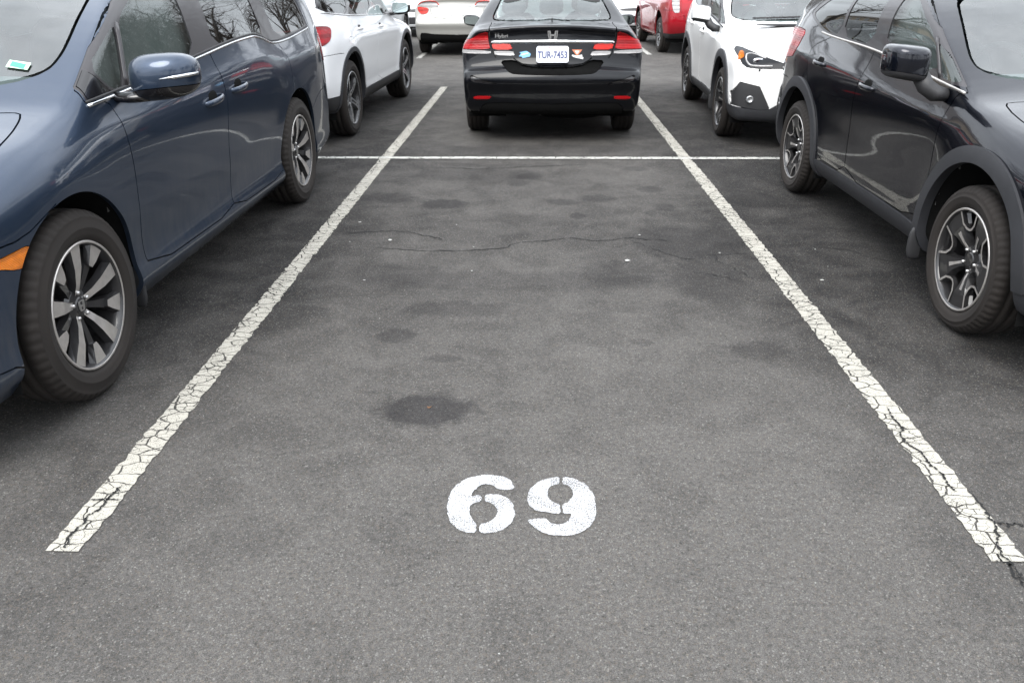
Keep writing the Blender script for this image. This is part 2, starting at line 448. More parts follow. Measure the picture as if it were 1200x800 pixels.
M['alloy_dull'] = simple('dusty_alloy', (.62, .59, .56), .36, metal=.75, var=.25, vscale=30)
M['alloy_dark'] = simple('dark_alloy', (.03, .029, .03), .3, metal=.3, coat=.5, var=.3)
M['alloy_silver'] = simple('silver_alloy', (.55, .56, .57), .3, metal=.8, var=.1)
M['disc'] = simple('brake_disc', (.16, .14, .13), .4, metal=.8, var=.4)
M['glass'] = glass('clear_glass', (.72, .8, .78), .09, .7)
M['glass_ws'] = glass('windscreen_glass', (.60, .76, .75), .16, .6, .06)
M['glass_rear'] = glass('rear_window_glass', (.66, .78, .78), .09, .7, .08)
M['glass_dark'] = glass('privacy_glass', (.10, .105, .11), .12, .7, .02)
M['mirror_glass'] = simple('mirror_glass', (.62, .72, .72), .03, metal=1, var=.02)
M['red_lens'] = lens('red_lens', (.36, .006, .009), .14, 22)
M['red_bright'] = lens('bright_red_lens', (.55, .02, .012), .16, 30)
M['dark_red'] = lens('dark_red_lens', (.36, .008, .016), .1, 30)
M['amber'] = lens('amber_lens', (.78, .2, .01), .2, 60)
M['clear_lens'] = lens('clear_lens', (.5, .49, .49), .1, 26)
M['headlamp'] = simple('headlamp_lens', (.018, .019, .022), .16, spec=.12, var=.3)
M['crack'] = simple('open_crack', (.009, .009, .009), .95, var=.4)
M['chip'] = simple('white_chip', (.42, .42, .40), .8)
M['leaf'] = simple('dead_leaf', (.13, .065, .03), .8)
M['bark'] = simple('grey_brown_bark', (.05, .04, .032), .9, var=.4, vscale=3)
M['beige_wall'] = simple('beige_brick_wall', (.42, .34, .25), .85, var=.15, vscale=2)
M['roofing'] = simple('brown_roofing', (.10, .085, .075), .85, var=.3, vscale=4)
M['plate'] = simple('plate_white', (.62, .63, .68), .4, coat=.3, var=.04)
M['plate_ink'] = simple('plate_ink', (.035, .05, .15), .5)
M['plate_red'] = simple('plate_red_ink', (.35, .1, .12), .5)
M['sticker_blue'] = simple('blue_sticker', (.16, .42, .72), .5)
M['sticker_white'] = simple('white_sticker', (.75, .75, .74), .5)
M['sticker_orange'] = simple('orange_sticker', (.65, .2, .1), .5)
M['sticker_green'] = simple('green_sticker', (.06, .55, .22), .5)
M['sticker_pale'] = simple('pale_green_sticker', (.55, .8, .6), .5)

# ------------------------------------------------------------------ regions cut out of the skin
def reg(label, proj, pts=None, gap=0., rnd=1, line=None, lim=(-9, 9), side_slack=.07, fn=None, split=None, open_=False, sides=(-1, 1), smooth=False, nmin=None, zl=-1., rim=None):
    if pts is not None:
        pts = np.array(pts, float)
        pts = catmull(pts, 4, closed=line is None) if smooth else (chaikin(pts, rnd, line is None) if rnd else pts)
    return dict(label=label, proj=proj, pts=pts, gap=gap, line=line, lim=lim, slack=side_slack, fn=fn, split=(proj == 'side') if split is None else split, open=open_, sides=sides, nmin=nmin, zl=zl, rim=rim)

def q_of(r, p):
    if r['proj'] in ('side',): return p[:, 1:]
    if r['proj'] == 'top': return np.c_[np.abs(p[:, 0]), p[:, 1]]
    return np.c_[np.abs(p[:, 0]), p[:, 2]]
def d_of(r, p):
    if r['fn'] is not None: return r['fn'](p)
    if r['line'] is not None: return dist_poly(q_of(r, p), r['pts'], False)-r['line']
    d = dist_poly(q_of(r, p), r['pts'])
    if r['rim'] is not None: d = np.maximum(d, 2.5*(r['body'].W(p[:, 1], p[:, 2])-r['rim']-np.abs(p[:, 0])))      # stop where the side turns into the windscreen pillar
    return d
def side_of(r, p):
    """signed distance to an open line, the sign telling its two sides apart"""
    q = q_of(r, p); P = r['pts']; best = np.full(len(q), 1e9); out = np.zeros(len(q))
    for a, b in zip(P[:-1], P[1:]):
        e = b-a; w = q-a; t = np.clip((w @ e)/max(e @ e, 1e-12), 0, 1); v = w-t[:, None]*e; d = np.sqrt((v*v).sum(1))
        sg = np.sign(e[0]*w[:, 1]-e[1]*w[:, 0]); k = d < best-1e-12; best = np.where(k, d, best); out = np.where(k, d*sg, out)
    return out
def near_line(r, p, mf):
    m = mf(p); i = np.where(m)[0]
    if len(i): m[i] = dist_poly(q_of(r, p[i]), r['pts'], False) < .06
    return m
def m_of(r, p, body, loose=0.):
    m = (p[:, 1] > r['lim'][0]) & (p[:, 1] < r['lim'][1]) & (p[:, 2] > r['zl'])
    if r['proj'] == 'side' and r['fn'] is None:
        m &= np.abs(p[:, 0]) > .3
        i = np.where(m)[0]
        if len(i): m[i] = np.abs(p[i, 0]) > body.W(p[i, 1], p[i, 2])-r['slack']-loose-.12
        if len(r['sides']) == 1: m &= np.sign(p[:, 0]) == r['sides'][0]
    if r['pts'] is not None and m.any():        # skip what lies far from the outline
        lo, hi = r['pts'].min(0)-.1, r['pts'].max(0)+.1; i = np.where(m)[0]; q = q_of(r, p[i])
        m[i] = ((q > lo) & (q < hi)).all(1)
    return m

def arch_fn(ya, za, ra):
    def f(p):
        d = np.where(p[:, 2] > za, np.hypot(p[:, 1]-ya, p[:, 2]-za), np.abs(p[:, 1]-ya)*1.0)-ra
        return np.where(np.abs(p[:, 0]) > .52, d, 1.0)
    return f

# ------------------------------------------------------------------ wheels
def spoke(th, rs, ws, xs, depth, sk=None, flat=1.0):
    V = []; F = []; n = len(rs); sk = sk or [0]*n
    for r, w, x, s in zip(rs, ws, xs, sk):
        c, sn = math.cos(th), math.sin(th)
        for (t, dx, k) in ((-1, 0, flat), (1, 0, flat), (1, -depth, 1.35), (-1, -depth, 1.35)):
            u = s+t*w*k; V.append((x+dx, r*c-u*sn, r*sn+u*c))
    top = []; side = []
    for i in range(n-1):
        a, b = i*4, i*4+4
        top.append((a, a+1, b+1, b)); side += [(a+1, a+2, b+2, b+1), (a+3, a, b, b+3), (a+2, a+3, b+3, b+2)]
    side += [(0, 3, 2, 1), ((n-1)*4, (n-1)*4+1, (n-1)*4+2, (n-1)*4+3)]
    return np.array(V), top, side

def ribbon(pts, w, xs, depth):
    """narrow raised bar along points given as (radius, angle)"""
    P = np.array([(r*math.cos(a), r*math.sin(a)) for r, a in pts]); T = np.gradient(P, axis=0); T /= np.linalg.norm(T, axis=1)[:, None]; Nn = np.c_[-T[:, 1], T[:, 0]]
    V = []; top = []; side = []
    for p, nn, x in zip(P, Nn, xs):
        for k, dx in ((-1, 0), (1, 0), (1, -depth), (-1, -depth)):
            q = p+nn*w*k; V.append((x+dx, q[0], q[1]))
    for i in range(len(P)-1):
        a, b = i*4, i*4+4; top.append((a, a+1, b+1, b)); side += [(a+1, a+2, b+2, b+1), (a+3, a, b, b+3), (a+2, a+3, b+3, b+2)]
    return np.array(V), top, side

WHEELS = {}
def wheel_data(key, Rt, wd, rr, style, face, dark, near=True):
    """tyre, rim, hub cap and brake disc meshes of one kind of wheel (axle along x, outer face towards +x)"""
    if key in WHEELS: return WHEELS[key]
    h = wd/2; na = 240 if near else 72
    prof = [(rr-.012, h-.03), (rr-.002, h-.016), (rr+.008, h-.010), (rr+.012, h-.004), (rr+.028, h+.001), (rr+.045, h+.004), (rr+.048, h+.0055), (rr+.051, h+.004), (Rt-.045, h+.001), (Rt-.034, h-.002), (Rt-.03, h-.001), (Rt-.022, h-.007), (Rt-.010, h-.017), (Rt-.003, h-.03)]
    for gx in (.30, .0, -.30):
        c = gx*wd*.72
        prof += [(Rt, c+.008), (Rt-.008, c+.005), (Rt-.008, c-.005), (Rt, c-.008)]
    prof += [(Rt-.003, -h+.03), (Rt-.012, -h+.015), (Rt-.04, -h+.0), (rr, -h+.012)]
    V, F = lathe(prof, na); m = len(prof)
    if near:
        for i in range(na):
            if i % 4 == 0:
                for j, (r, x) in enumerate(prof):
                    if abs(x) > h-.045 and r > Rt-.024:
                        k = i*m+j; s = (r-.007)/r; V[k, 1] *= s; V[k, 2] *= s
    tyre = new_obj('tyre', V, F, M['rubber'])
    # rim: barrel + lip (silver), spokes
    lip = [(rr-.012, h-.03), (rr+.001, h-.012), (rr-.002, h-.006), (rr-.010, h-.008), (rr-.016, h-.02), (rr-.024, h-.05), (rr-.03, -h+.02)]
    VL, FL = lathe(lip, 96 if near else 40)
    mi = [0 if (i % (len(lip)-1)) in (1, 2) else 1 for i in range(len(FL))]
    V = [VL]; F = list(FL); b = len(VL)
    def add(v, top, side, mt=0, ms=1):
        nonlocal b
        V.append(v); F.extend([tuple(i+b for i in f) for f in top+side]); mi.extend([mt]*len(top)+[ms]*len(side)); b += len(v)
    x0 = h-.012; ro = rr-.012
    for k in range(5):
        t = R(90+72*k)
        if style == 'split':       # five long bright spokes, five short bright wedges on dark arms
            add(*spoke(t, [.045, .09, .15, ro], [.0135, .015, .023, .032], [x0-.042, x0-.026, x0-.012, x0-.006], .03))
            t2 = t+R(36)
            add(*spoke(t2, [.045, .10, ro], [.012, .013, .024], [x0-.052, x0-.04, x0-.022], .03), 1, 1)
            add(*spoke(t2, [ro-.082, ro-.055, ro], [.012, .023, .039], [x0-.017, x0-.012, x0-.006], .022))
        elif style == 'fork':      # five dark spokes that widen outwards, bright machined edges round the notches between them
            add(*spoke(t, [.035, .08, .125, .155, ro], [.021, .019, .030, .047, .066], [x0-.052, x0-.034, x0-.022, x0-.015, x0-.008], .03), 1, 1)
            add(*spoke(t, [.05, .09, .14], [.007, .006, .010], [x0-.0445, x0-.0285, x0-.0165], .006), 2, 1)
            add(*ribbon([(ro, t+R(18)), (.166, t+R(20)), (.142, t+R(28)), (.136, t+R(36)), (.142, t+R(44)), (.166, t+R(52)), (ro, t+R(54))], .0052, [x0-.004, x0-.010, x0-.015, x0-.017, x0-.015, x0-.010, x0-.004], .02), 0, 1)
        elif style == 'five':
            add(*spoke(t, [.04, .10, .17, ro], [.034, .024, .024, .034], [x0-.04, x0-.02, x0-.01, x0-.006], .035), 0, 1)
            add(*spoke(t, [.06, .10, .2], [.006, .007, .010], [x0-.026, x0-.0175, x0-.0075], .006), 1, 1)
        else:
            for s in (-1, 1):
                add(*spoke(t+s*R(14), [.05, .12, ro], [.013, .013, .017], [x0-.03, x0-.014, x0-.006], .03, [0, 0, 0]), 0, 1)
    hv, hf = lathe([(.0005, x0-.035), (.03, x0-.036), (.034, x0-.04), (.062, x0-.047), (.075, x0-.06), (.078, x0-.1)], 40)
    V.append(hv); F += [tuple(i+b for i in f) for f in hf]; mi += [1]*len(hf); b += len(hv)
    rim = new_obj('rim', np.vstack(V), F, [face, dark, M['alloy_dull']]); rim.data.polygons.foreach_set('material_index', mi)
    for p in rim.data.polygons:
        if len(p.vertices) == 4 and p.index >= len(FL): p.use_smooth = False
    # lug nuts
    nuts = [rbox((x0-.04, .052*math.cos(R(18+72*k)), .052*math.sin(R(18+72*k))), (.012, .0085, .0085), 2.5, 5) for k in range(5)]
    nut = [new_obj('lug_nut', nv, nf, M['alloy']) for nv, nf in nuts] if near else []
    dv, df = lathe([(.06, -.01), (.155, -.01), (.155, -.035), (.06, -.035)], 40); disc = new_obj('brake_disc', dv, df, M['disc'])
    WHEELS[key] = [o.data for o in [tyre, rim, disc]+nut]
    for o in [tyre, rim, disc]+nut: bpy.data.objects.remove(o)
    return WHEELS[key]

def emblem_h(s, t=.002):
    """an H in a rounded frame: V in the (u, v) plane, thickness along w"""
    fr = [(-.5, .42), (-.36, .5), (.36, .5), (.5, .42), (.46, -.1), (.36, -.42), (.26, -.5), (-.26, -.5), (-.36, -.42), (-.46, -.1)]
    ring = chaikin(np.array(fr)*s, 2); n = len(ring); inn = ring*.80
    V = np.vstack([np.c_[ring, np.full(n, t)], np.c_[inn, np.full(n, t)], np.c_[ring, np.zeros(n)], np.c_[inn, np.zeros(n)]])
    F = [(i, (i+1) % n, n+(i+1) % n, n+i) for i in range(n)]+[(2*n+i, 2*n+(i+1) % n, (i+1) % n, i) for i in range(n)]+[(n+i, n+(i+1) % n, 3*n+(i+1) % n, 3*n+i) for i in range(n)]
    a = [(-.36, .38), (-.22, .38), (-.17, .06), (.17, .06), (.22, .38), (.36, .38), (.27, -.38), (.13, -.38), (.15, -.1), (-.15, -.1), (-.13, -.38), (-.27, -.38)]
    return join((V, F), prism([(x*s, y*s) for x, y in a], t))

def add_wheels(root, data, spots, emblem=False):
    for (x, y, z, steer) in spots:
        w = bpy.data.objects.new('wheel', None); COL.objects.link(w); w.parent = root
        w.location = (x, y, z); w.rotation_euler = (random.uniform(0, 6.28) if not emblem else 0, 0, (0 if x > 0 else math.pi)+steer); w.empty_display_size = .1
        w.rotation_mode = 'XYZ'
        for nm, me in zip(['tyre', 'rim', 'brake_disc']+['lug_nut']*5, data):
            o = bpy.data.objects.new(nm, me); COL.objects.link(o); o.parent = w
        if emblem:
            v, f = emblem_h(.042); xo = max(p.co.x for p in data[3].vertices)-.0055
            new_obj('hub_emblem', place(v, (xo, 0, 0), (0, 1, 0), (0, 0, 1), (1, 0, 0)), f, M['alloy'], w, smooth=False)

# ------------------------------------------------------------------ a whole car
def car(name, label, cat, body, regions, parts, loc, rotz, wb, tyre, pname, paintmat, wheel, group=None, cabin=None, emblem=False, steer=0., inner_h=.06, well=True):
    root = bpy.data.objects.new(name, None); COL.objects.link(root); root.location = (loc[0], loc[1], 0); root.rotation_euler = (0, 0, rotz)
    root['label'] = label; root['category'] = cat; root.empty_display_size = .3
    if group: root['group'] = group
    V, T = body.mesh(); sk = Skin(body, V, T)
    xw, Rt = tyre
    archs = []
    for (ya, za, ra) in body.arches: archs.append(reg('arch', 'side', fn=arch_fn(ya, za, ra), lim=(ya-.8, ya+.8)))
    allreg = regions+archs
    for r in allreg: r['body'] = body
    for r in allreg:
        mf = lambda p, r=r: m_of(r, p, body)
        df = lambda p, r=r: d_of(r, p)
        if r['line'] is not None: sk.cut(lambda p, r=r: side_of(r, p), lambda p, r=r, mf=mf: near_line(r, p, mf))
        sk.cut(df, mf)
        if r['gap']: sk.cut(lambda p, r=r: d_of(r, p)-r['gap'], mf)
    C = sk.V[sk.T].mean(1); g = body.grad(sk.V); g /= np.maximum(np.linalg.norm(g, axis=1), 1e-9)[:, None]
    gc = g[sk.T].mean(1)
    lab = np.zeros(len(C), int); names = ['body', 'gap', 'underside']
    lab[(gc[:, 2] < -.75) & (C[:, 2] < body.zmin+.12)] = 2
    for r in allreg:
        if r['label'] not in names: names.append(r['label'])
        k = names.index(r['label']); m = m_of(r, C, body); i = np.where(m)[0]
        if not len(i): continue
        if r['nmin'] is not None:
            ax, v = r['nmin']; i = i[(gc[i, ax]*np.sign(v) > abs(v))]
        d = d_of(r, C[i]); lab[i[d < 0]] = k
        if r['gap']: lab[i[(d >= 0) & (d < r['gap'])]] = 1
    split = {r['label']: r['split'] for r in allreg}
    objs = {}
    skip = {'gap', 'arch'}
    cfg = {'body': dict(mat=paintmat, lip=.02), 'underside': dict(mat=M['under'], lip=0)}; cfg.update(parts)
    order = ['body', 'underside']+[k for k in parts if k not in ('body', 'underside')]
    for nm in order:
        if nm not in names or nm in skip: continue
        k = names.index(nm); c = cfg[nm]
        for s in ((-1, 1) if split.get(nm) else (0,)):
            m = lab == k
            if s: m &= np.sign(C[:, 0]) == s
            if not m.any(): continue
            par = root
            if c.get('parent'):
                par = objs.get((c['parent'], s)) or objs.get((c['parent'], 0)) or objs.get((c['parent'], 1)) or root
            o = sheet_part(c.get('name', nm), sk, g, m, c.get('off', 0), c.get('lip', .012), c['mat'], par)
            if c.get('label'): o['label'] = c['label']
            objs[(nm, s)] = o
    # lining: dark inner shell with the windows left open
    V2, T2 = body.mesh(h=inner_h, level=-.05, relax=1); C2 = V2[T2].mean(1); kill = np.zeros(len(T2), bool)
    for r in allreg:
        if r['open'] or r['label'] == 'arch':
            m = m_of(r, C2, body, .12); i = np.where(m)[0]
            if len(i): kill[i[d_of(r, C2[i]) < (.02 if r['open'] else .03)]] = True
    T2 = T2[~kill]; ids, inv = np.unique(T2, return_inverse=True)
    new_obj('cabin_lining', V2[ids], inv.reshape(-1, 3)[:, ::-1], M['interior'], root)
    for (ya, za, ra) in body.arches:
        for s in (-1, 1):
            n = 28; a = np.linspace(R(-8), R(188), n); yy = ya+(ra+.012)*np.cos(a); zz = za+(ra+.012)*np.sin(a)
            yy = np.r_[ya+ra+.012, yy, ya-ra-.012]; zz = np.r_[max(.2, za-.15), zz, max(.2, za-.15)]
            xo = body.W(yy, np.maximum(zz, .3))-.016; m = len(yy)
            VV = np.vstack([np.c_[s*xo, yy, zz], np.c_[np.full(m, s*.46), yy, zz], [[s*.46, ya, za]]])
            FF = [(i, i+1, m+i+1, m+i) for i in range(m-1)]+[(m+i, m+i+1, 2*m) for i in range(m-1)]
            new_obj('wheel_well', VV, FF, M['dark'], root)
    key, wdt, rr, style, face, dk, near = wheel
    data = wheel_data(key, Rt, wdt, rr, style, face, dk, near)
    spots = [(s*(xw-wdt/2), y, Rt, steer if y == 0 else 0) for y in (0., wb) for s in (-1, 1)]
    add_wheels(root, data, spots, emblem)
    if cabin: add_cabin(root, *cabin)
    return root, objs, sk, g

def add_cabin(root, yd, zd, front_y, rear_ys, zc, xs, seatmat):
    """dashboard, steering wheel and seats seen through the glass"""
    d = rbox((0, yd, zd), (xs*2.0, .26, .12), 4, 10); new_obj('dashboard', *d, M['interior'], root)
    a = np.linspace(0, 2*np.pi, 33); sx = -xs; V, F = tube(np.c_[sx+.185*np.cos(a), yd+.33+.06*np.sin(a), zd+.06+.175*np.sin(a)], .016, 8)
    new_obj('steering_wheel', V, F, M['dark'], root)
    for y, sxs in [(front_y, (-xs, xs))]+[(y, (-xs*1.05, 0, xs*1.05)) for y in rear_ys]:
        for x in sxs:
            w = .25 if len(sxs) == 2 else .2
            def lean(v, k=.28): v = v.copy(); v[:, 1] += k*v[:, 2]; return v
            cu = rbox((x, y-.18, zc-.08), (w, .27, .09), 3.2, 8)
            bk = rbox((x, y+.20, zc+.24), (w*.96, .085, .33), 3.2, 8, lean)
            hd = rbox((x, y+.31, zc+.66), (.125, .05, .085), 3.0, 8)
            o = new_obj('seat', *join(cu, bk), seatmat, root); new_obj('headrest', *hd, seatmat, o)

def compact_obj(name, V, F, mat, par):
    ids = sorted({i for f in F for i in f}); mp = {v: k for k, v in enumerate(ids)}
    return new_obj(name, np.asarray(V)[ids], [tuple(mp[i] for i in f) for f in F], mat, par)

def add_mirror(root, s, c, hs, capmat, lowmat, stem=None, glassface=1, split_z=-.35, sq=3.0):
    """door mirror: painted cap, dark lower shell, glass on its rear face"""
    V, F = rbox((0, 0, 0), hs, sq, 18); V0 = V.copy()
    k = V[:, 1]/hs[1]; V[:, 0] *= 1-.10*np.maximum(-k, 0)**2; V[:, 2] *= 1-.18*np.maximum(-k, 0)**2     # the front is rounder than the back
    u = V[:, 0]/hs[0]; V[:, 2] *= 1-.10*(u+1)*.5; V[:, 1] += .03*u*u
    V[:, 2] += .012*u
    if s < 0: F = [f[::-1] for f in F]
    V = np.c_[V[:, 0]*s, V[:, 1:]]
    nr = sum(1 for i in range(18) if V0[i*36:(i+2)*36, 2].mean() <= split_z*hs[2])*36; lo, up = F[:nr], F[nr:]
    o = compact_obj('door_mirror', V+np.array([c[0]*s, c[1], c[2]]), up, capmat, root)
    compact_obj('mirror_base', V*np.array([1, .985, 1])+np.array([c[0]*s, c[1], c[2]-.003]), lo, lowmat, o)
    gv = chaikin(np.array([(-.86, -.75), (.78, -.62), (.9, .1), (.72, .74), (-.8, .82), (-.93, .1)])*np.array([hs[0], hs[2]])*.95, 2)
    yb = c[1]+hs[1]*.995+.012
    v, f = prism([(a, b) for a, b in gv], .012); v = place(v, (c[0]*s, yb, c[2]), (s, 0, 0), (0, 0, 1), (0, 1 if glassface > 0 else -1, 0))
    new_obj('mirror_glass', v, f, M['mirror_glass'], o, smooth=False)
    if stem is not None:
        v, f = tube([(p[0]*s, p[1], p[2]) for p in stem[0]], stem[1], 14); new_obj('mirror_arm', v, f, lowmat, o)
    return o

def add_handle(root, parent, body, s, y, z, ln, mat, slope=0., hh=.014):
    ys = np.linspace(-ln/2, ln/2, 11); x = body.W(np.array([y]), np.array([z]))[0]
    prof = np.sin(np.linspace(0, np.pi, 11))**.45
    path = [(s*(x+.034*pf-.006), y+t, z+slope*t) for t, pf in zip(ys, prof)]
    rad = [(.009, hh*(.75+.25*pf)) for pf in prof]
    v, f = tube(path, rad, 12); return new_obj('door_handle', v, f, mat, parent)

def band(path, w, t):
    """flat strip along a path given as (x, y, z) points: a slim rounded moulding"""
    return tube(path, [(t, w)]*len(path), 8)

# ================================================================== the blue minivan
def build_van():
    prof = [(-.90, .24), (-.955, .45), (-.93, .68), (-.80, .86), (-.42, 1.01), (-.05, 1.085), (.10, 1.125), (.20, 1.175), (.66, 1.443), (1.05, 1.60), (1.35, 1.68), (1.75, 1.725), (2.3, 1.745),
            (3.1, 1.73), (3.75, 1.675), (3.98, 1.62), (4.06, 1.50), (4.17, 1.15), (4.20, .95), (4.23, .70), (4.22, .45), (4.1, .24), (3.6, .2), (1.5, .2), (-.6, .2)]
    lines = [
        [(-1, .20, .78), (-.5, .20, .88), (1.5, .20, .90), (3.5, .20, .90), (4.3, .22, .84)],
        [(-1, .30, .84), (-.45, .30, .952), (.5, .295, .964), (1.5, .285, .966), (2.6, .27, .964), (3.5, .27, .955), (4.3, .30, .88)],
        [(-1, .40, .86), (-.45, .40, .957), (.5, .40, .953), (1.5, .39, .953), (2.6, .38, .955), (3.5, .40, .96), (4.3, .42, .89)],
        [(-1, .62, .86), (-.45, .62, .968), (0, .66, .984), (.6, .64, .980), (1.5, .62, .974), (2.5, .64, .979), (3, .68, .99), (3.6, .66, .972), (4.3, .66, .885)],
        [(-1, .84, .83), (-.45, .84, .955), (0, .94, .978), (.5, .965, .984), (.98, .99, .986), (2.36, 1.06, .988), (2.85, 1.0, .984), (3.6, 1.02, .966), (4.3, 1.0, .87)],
        [(-1, .94, .78), (-.45, .96, .90), (0, 1.03, .93), (.33, 1.066, .952), (.65, 1.085, .955), (1.46, 1.143, .955), (2.29, 1.185, .955), (2.72, 1.12, .955), (3.55, 1.148, .935), (4.3, 1.16, .85)],
        [(-1, 1.30, .70), (.0, 1.34, .86), (.5, 1.42, .872), (1.5, 1.42, .878), (2.5, 1.42, .878), (3.5, 1.42, .855), (4.3, 1.42, .77)],
        [(-1, 1.62, .60), (.5, 1.62, .785), (1.5, 1.64, .785), (2.5, 1.65, .775), (3.5, 1.64, .75), (4.3, 1.6, .68)],
        [(-1, 1.85, .48), (1.5, 1.85, .56), (4.3, 1.85, .52)]]
    K = [(-1, .30), (-.3, .2), (.25, .13), (1.0, .11), (1.9, .02), (2.4, 0), (3.3, 0), (3.8, -.08), (4.3, -.13)]
    C = [(-1, .05), (.2, .06), (1.5, .09), (3, .09), (4.3, .05)]
    RL = [(-1, .2), (-.5, .12), (0, .09), (2.5, .08), (3.6, .09), (4.3, .10)]
    RU = [(-1, .2), (-.3, .12), (.15, .07), (.7, .055), (1.6, .10), (3.3, .10), (4.0, .09), (4.3, .1)]
    Ra = .437
    b = Body(prof, lines, K, C, RL, RU, 1.08, ((0, .37, Ra), (2.99, .37, Ra)), h=.021, flare=.004,
             creases=[([(-.2, .965), (.5, .985), (.98, 1.008), (2.36, 1.082), (2.60, 1.06), (2.85, 1.012), (3.3, 1.02), (4.2, 1.035)], [(-.3, 0), (.3, .004), (.8, .007), (2.9, .007), (3.4, .006), (4.0, .002)], .026, .07)])
    belt = [(.335, 1.075), (.654, 1.093), (1.458, 1.151), (2.10, 1.190), (2.30, 1.194), (2.48, 1.172), (2.66, 1.132), (2.80, 1.126), (3.548, 1.158), (3.66, 1.165)]
    B = lambda y, d=0: float(pchip([p[0] for p in belt], [p[1]+d for p in belt], np.array([y]))[0])
    rg = [
        reg('front_door', 'side', [(.477, 1.08), (.500, .99), (.516, .76), (.516, .53), (.535, .338), (1.604, .322), (1.626, .466), (1.617, .73), (1.640, .93), (1.60, 1.16), (1.60, 1.60), (1.30, 1.575), (.86, 1.44), (.335, 1.165), (.325, 1.075)], .006, 1, rim=.024),
        reg('sliding_door', 'side', [(1.612, .322), (1.634, .466), (1.625, .73), (1.648, .93), (1.608, 1.16), (1.608, 1.61), (2.72, 1.63), (2.77, 1.13), (2.889, 1.005), (2.875, .80), (2.80, .70), (2.62, .58), (2.555, .45), (2.535, .31)], .006, 1),
        reg('window_frame', 'side', [(.335, 1.082), (.335, 1.165), (.86, 1.435), (1.30, 1.57), (1.7, 1.60), (2.7, 1.61), (3.35, 1.575), (3.50, 1.52), (3.665, 1.172)]+[(y, z+.007) for y, z in belt[::-1][1:]], 0, 0, rim=.032),
        reg('sail_panel', 'side', [(.352, 1.095), (.352, 1.160), (.425, 1.20), (.53, 1.105)], .004, 0, rim=.024),
        reg('quarter_window', 'side', [(.545, 1.108), (.452, 1.205), (.70, 1.325), (.77, 1.345), (.655, 1.112)], 0, 1, open_=True, rim=.024),
        reg('front_window', 'side', [(.695, 1.118), (.80, 1.345), (.90, 1.405), (1.30, 1.535), (1.47, 1.565), (1.485, 1.42), (1.445, B(1.445, .022)), (1.1, B(1.1, .022))], 0, 1, open_=True, rim=.024),
        reg('sliding_window', 'side', [(1.705, B(1.705, .022)), (1.755, 1.42), (1.78, 1.575), (2.50, 1.585), (2.52, 1.39), (2.545, B(2.545, .03)), (2.44, B(2.42, .022)), (2.28, B(2.28, .02)), (2.08, B(2.08, .02))], 0, 1, open_=True),
        reg('rear_side_window', 'side', [(2.80, B(2.8, .025)), (2.725, 1.39), (2.72, 1.585), (3.30, 1.555), (3.45, 1.50), (3.625, B(3.6, .028)), (3.4, B(3.4, .022))], 0, 1, open_=True),
        reg('windscreen', 'front', [(-.1, 1.160), (.45, 1.166), (.68, 1.172), (.785, 1.205), (.80, 1.27), (.765, 1.46), (.70, 1.565), (.40, 1.60), (-.1, 1.61)], .014, 2, lim=(-.2, 1.75), nmin=(2, .25), open_=True),
        reg('gap', 'top', [(-.1, .03), (.4, .05), (.70, .115), (.79, .15), (.815, .10), (.845, -.02), (.872, -.18), (.86, -.45), (.78, -.72)], line=.0035, lim=(-1, .5), zl=.75, split=False),
        reg('gap', 'side', [(-.10, .80), (-.30, .735), (-.50, .74), (-.9, .75)], line=.003, lim=(-.95, -.05)),
        reg('amber_marker', 'side', [(-.262, .708), (-.275, .642), (-.365, .646), (-.44, .676), (-.7, .698), (-.7, .715), (-.44, .702)], .003, 1, lim=(-.8, 0)),
        reg('headlight', 'side', [(-.40, .725), (-.66, .715), (-.95, .66), (-1, .80), (-.80, .83), (-.55, .80)], .004, 1, lim=(-1.2, 0), side_slack=.3),
        reg('gap', 'side', [(-.33, .20), (-.43, .335), (-.65, .36), (-.95, .36)], line=.003, lim=(-1, -.2)),
        reg('tail_light', 'side', [(3.92, 1.075), (3.96, .93), (4.02, .885), (4.3, .885), (4.3, 1.10), (4.05, 1.10)], .005, 1, lim=(3.8, 4.4), side_slack=.35),
        reg('rear_window', 'rear', [(-.1, 1.10), (.68, 1.10), (.70, 1.2), (.62, 1.50), (-.1, 1.53)], .008, 2, lim=(3.7, 4.4), nmin=(1, .3), open_=True),
        reg('gap', 'side', [(3.36, .62), (3.62, .70), (4.0, .72), (4.3, .72)], line=.003, lim=(3.3, 4.3)),
    ]
    pt = {'front_door': dict(mat=M['blue'], lip=.02, name='door'), 'sliding_door': dict(mat=M['blue'], lip=.02, name='door'),
          'window_frame': dict(mat=M['satin_pillar'], lip=.012, off=-.002), 'sail_panel': dict(mat=M['gloss_black'], parent='front_door', off=-.001),
          'quarter_window': dict(mat=M['glass'], off=-.006, lip=0, parent='front_door'), 'front_window': dict(mat=M['glass'], off=-.006, lip=0, parent='front_door', name='door_window'),
          'sliding_window': dict(mat=M['glass_dark'], off=-.006, lip=0, parent='sliding_door', name='door_window'), 'rear_side_window': dict(mat=M['glass_dark'], off=-.005, lip=0),
          'windscreen': dict(mat=M['glass_ws'], off=-.004, lip=0), 'amber_marker': dict(mat=M['amber'], off=.001), 'headlight': dict(mat=M['headlamp']), 'tail_light': dict(mat=M['dark_red'], off=.004), 'rear_window': dict(mat=M['glass_dark'], lip=0)}
    xc, y0 = -2.69, 2.865
    root, ob, sk, g = car('minivan', 'dark blue minivan parked nose out beside the left painted line', 'minivan', b, rg, pt, (xc, y0), R(-.6), 2.99, (.985, .372), 'van', M['blue'],
                          ('van', .235, .252, 'split', M['alloy_dull'], M['alloy_dark'], True), emblem=True, cabin=(.62, 1.02, 1.45, (2.4,), .72, .42, M['seat']), inner_h=.055)
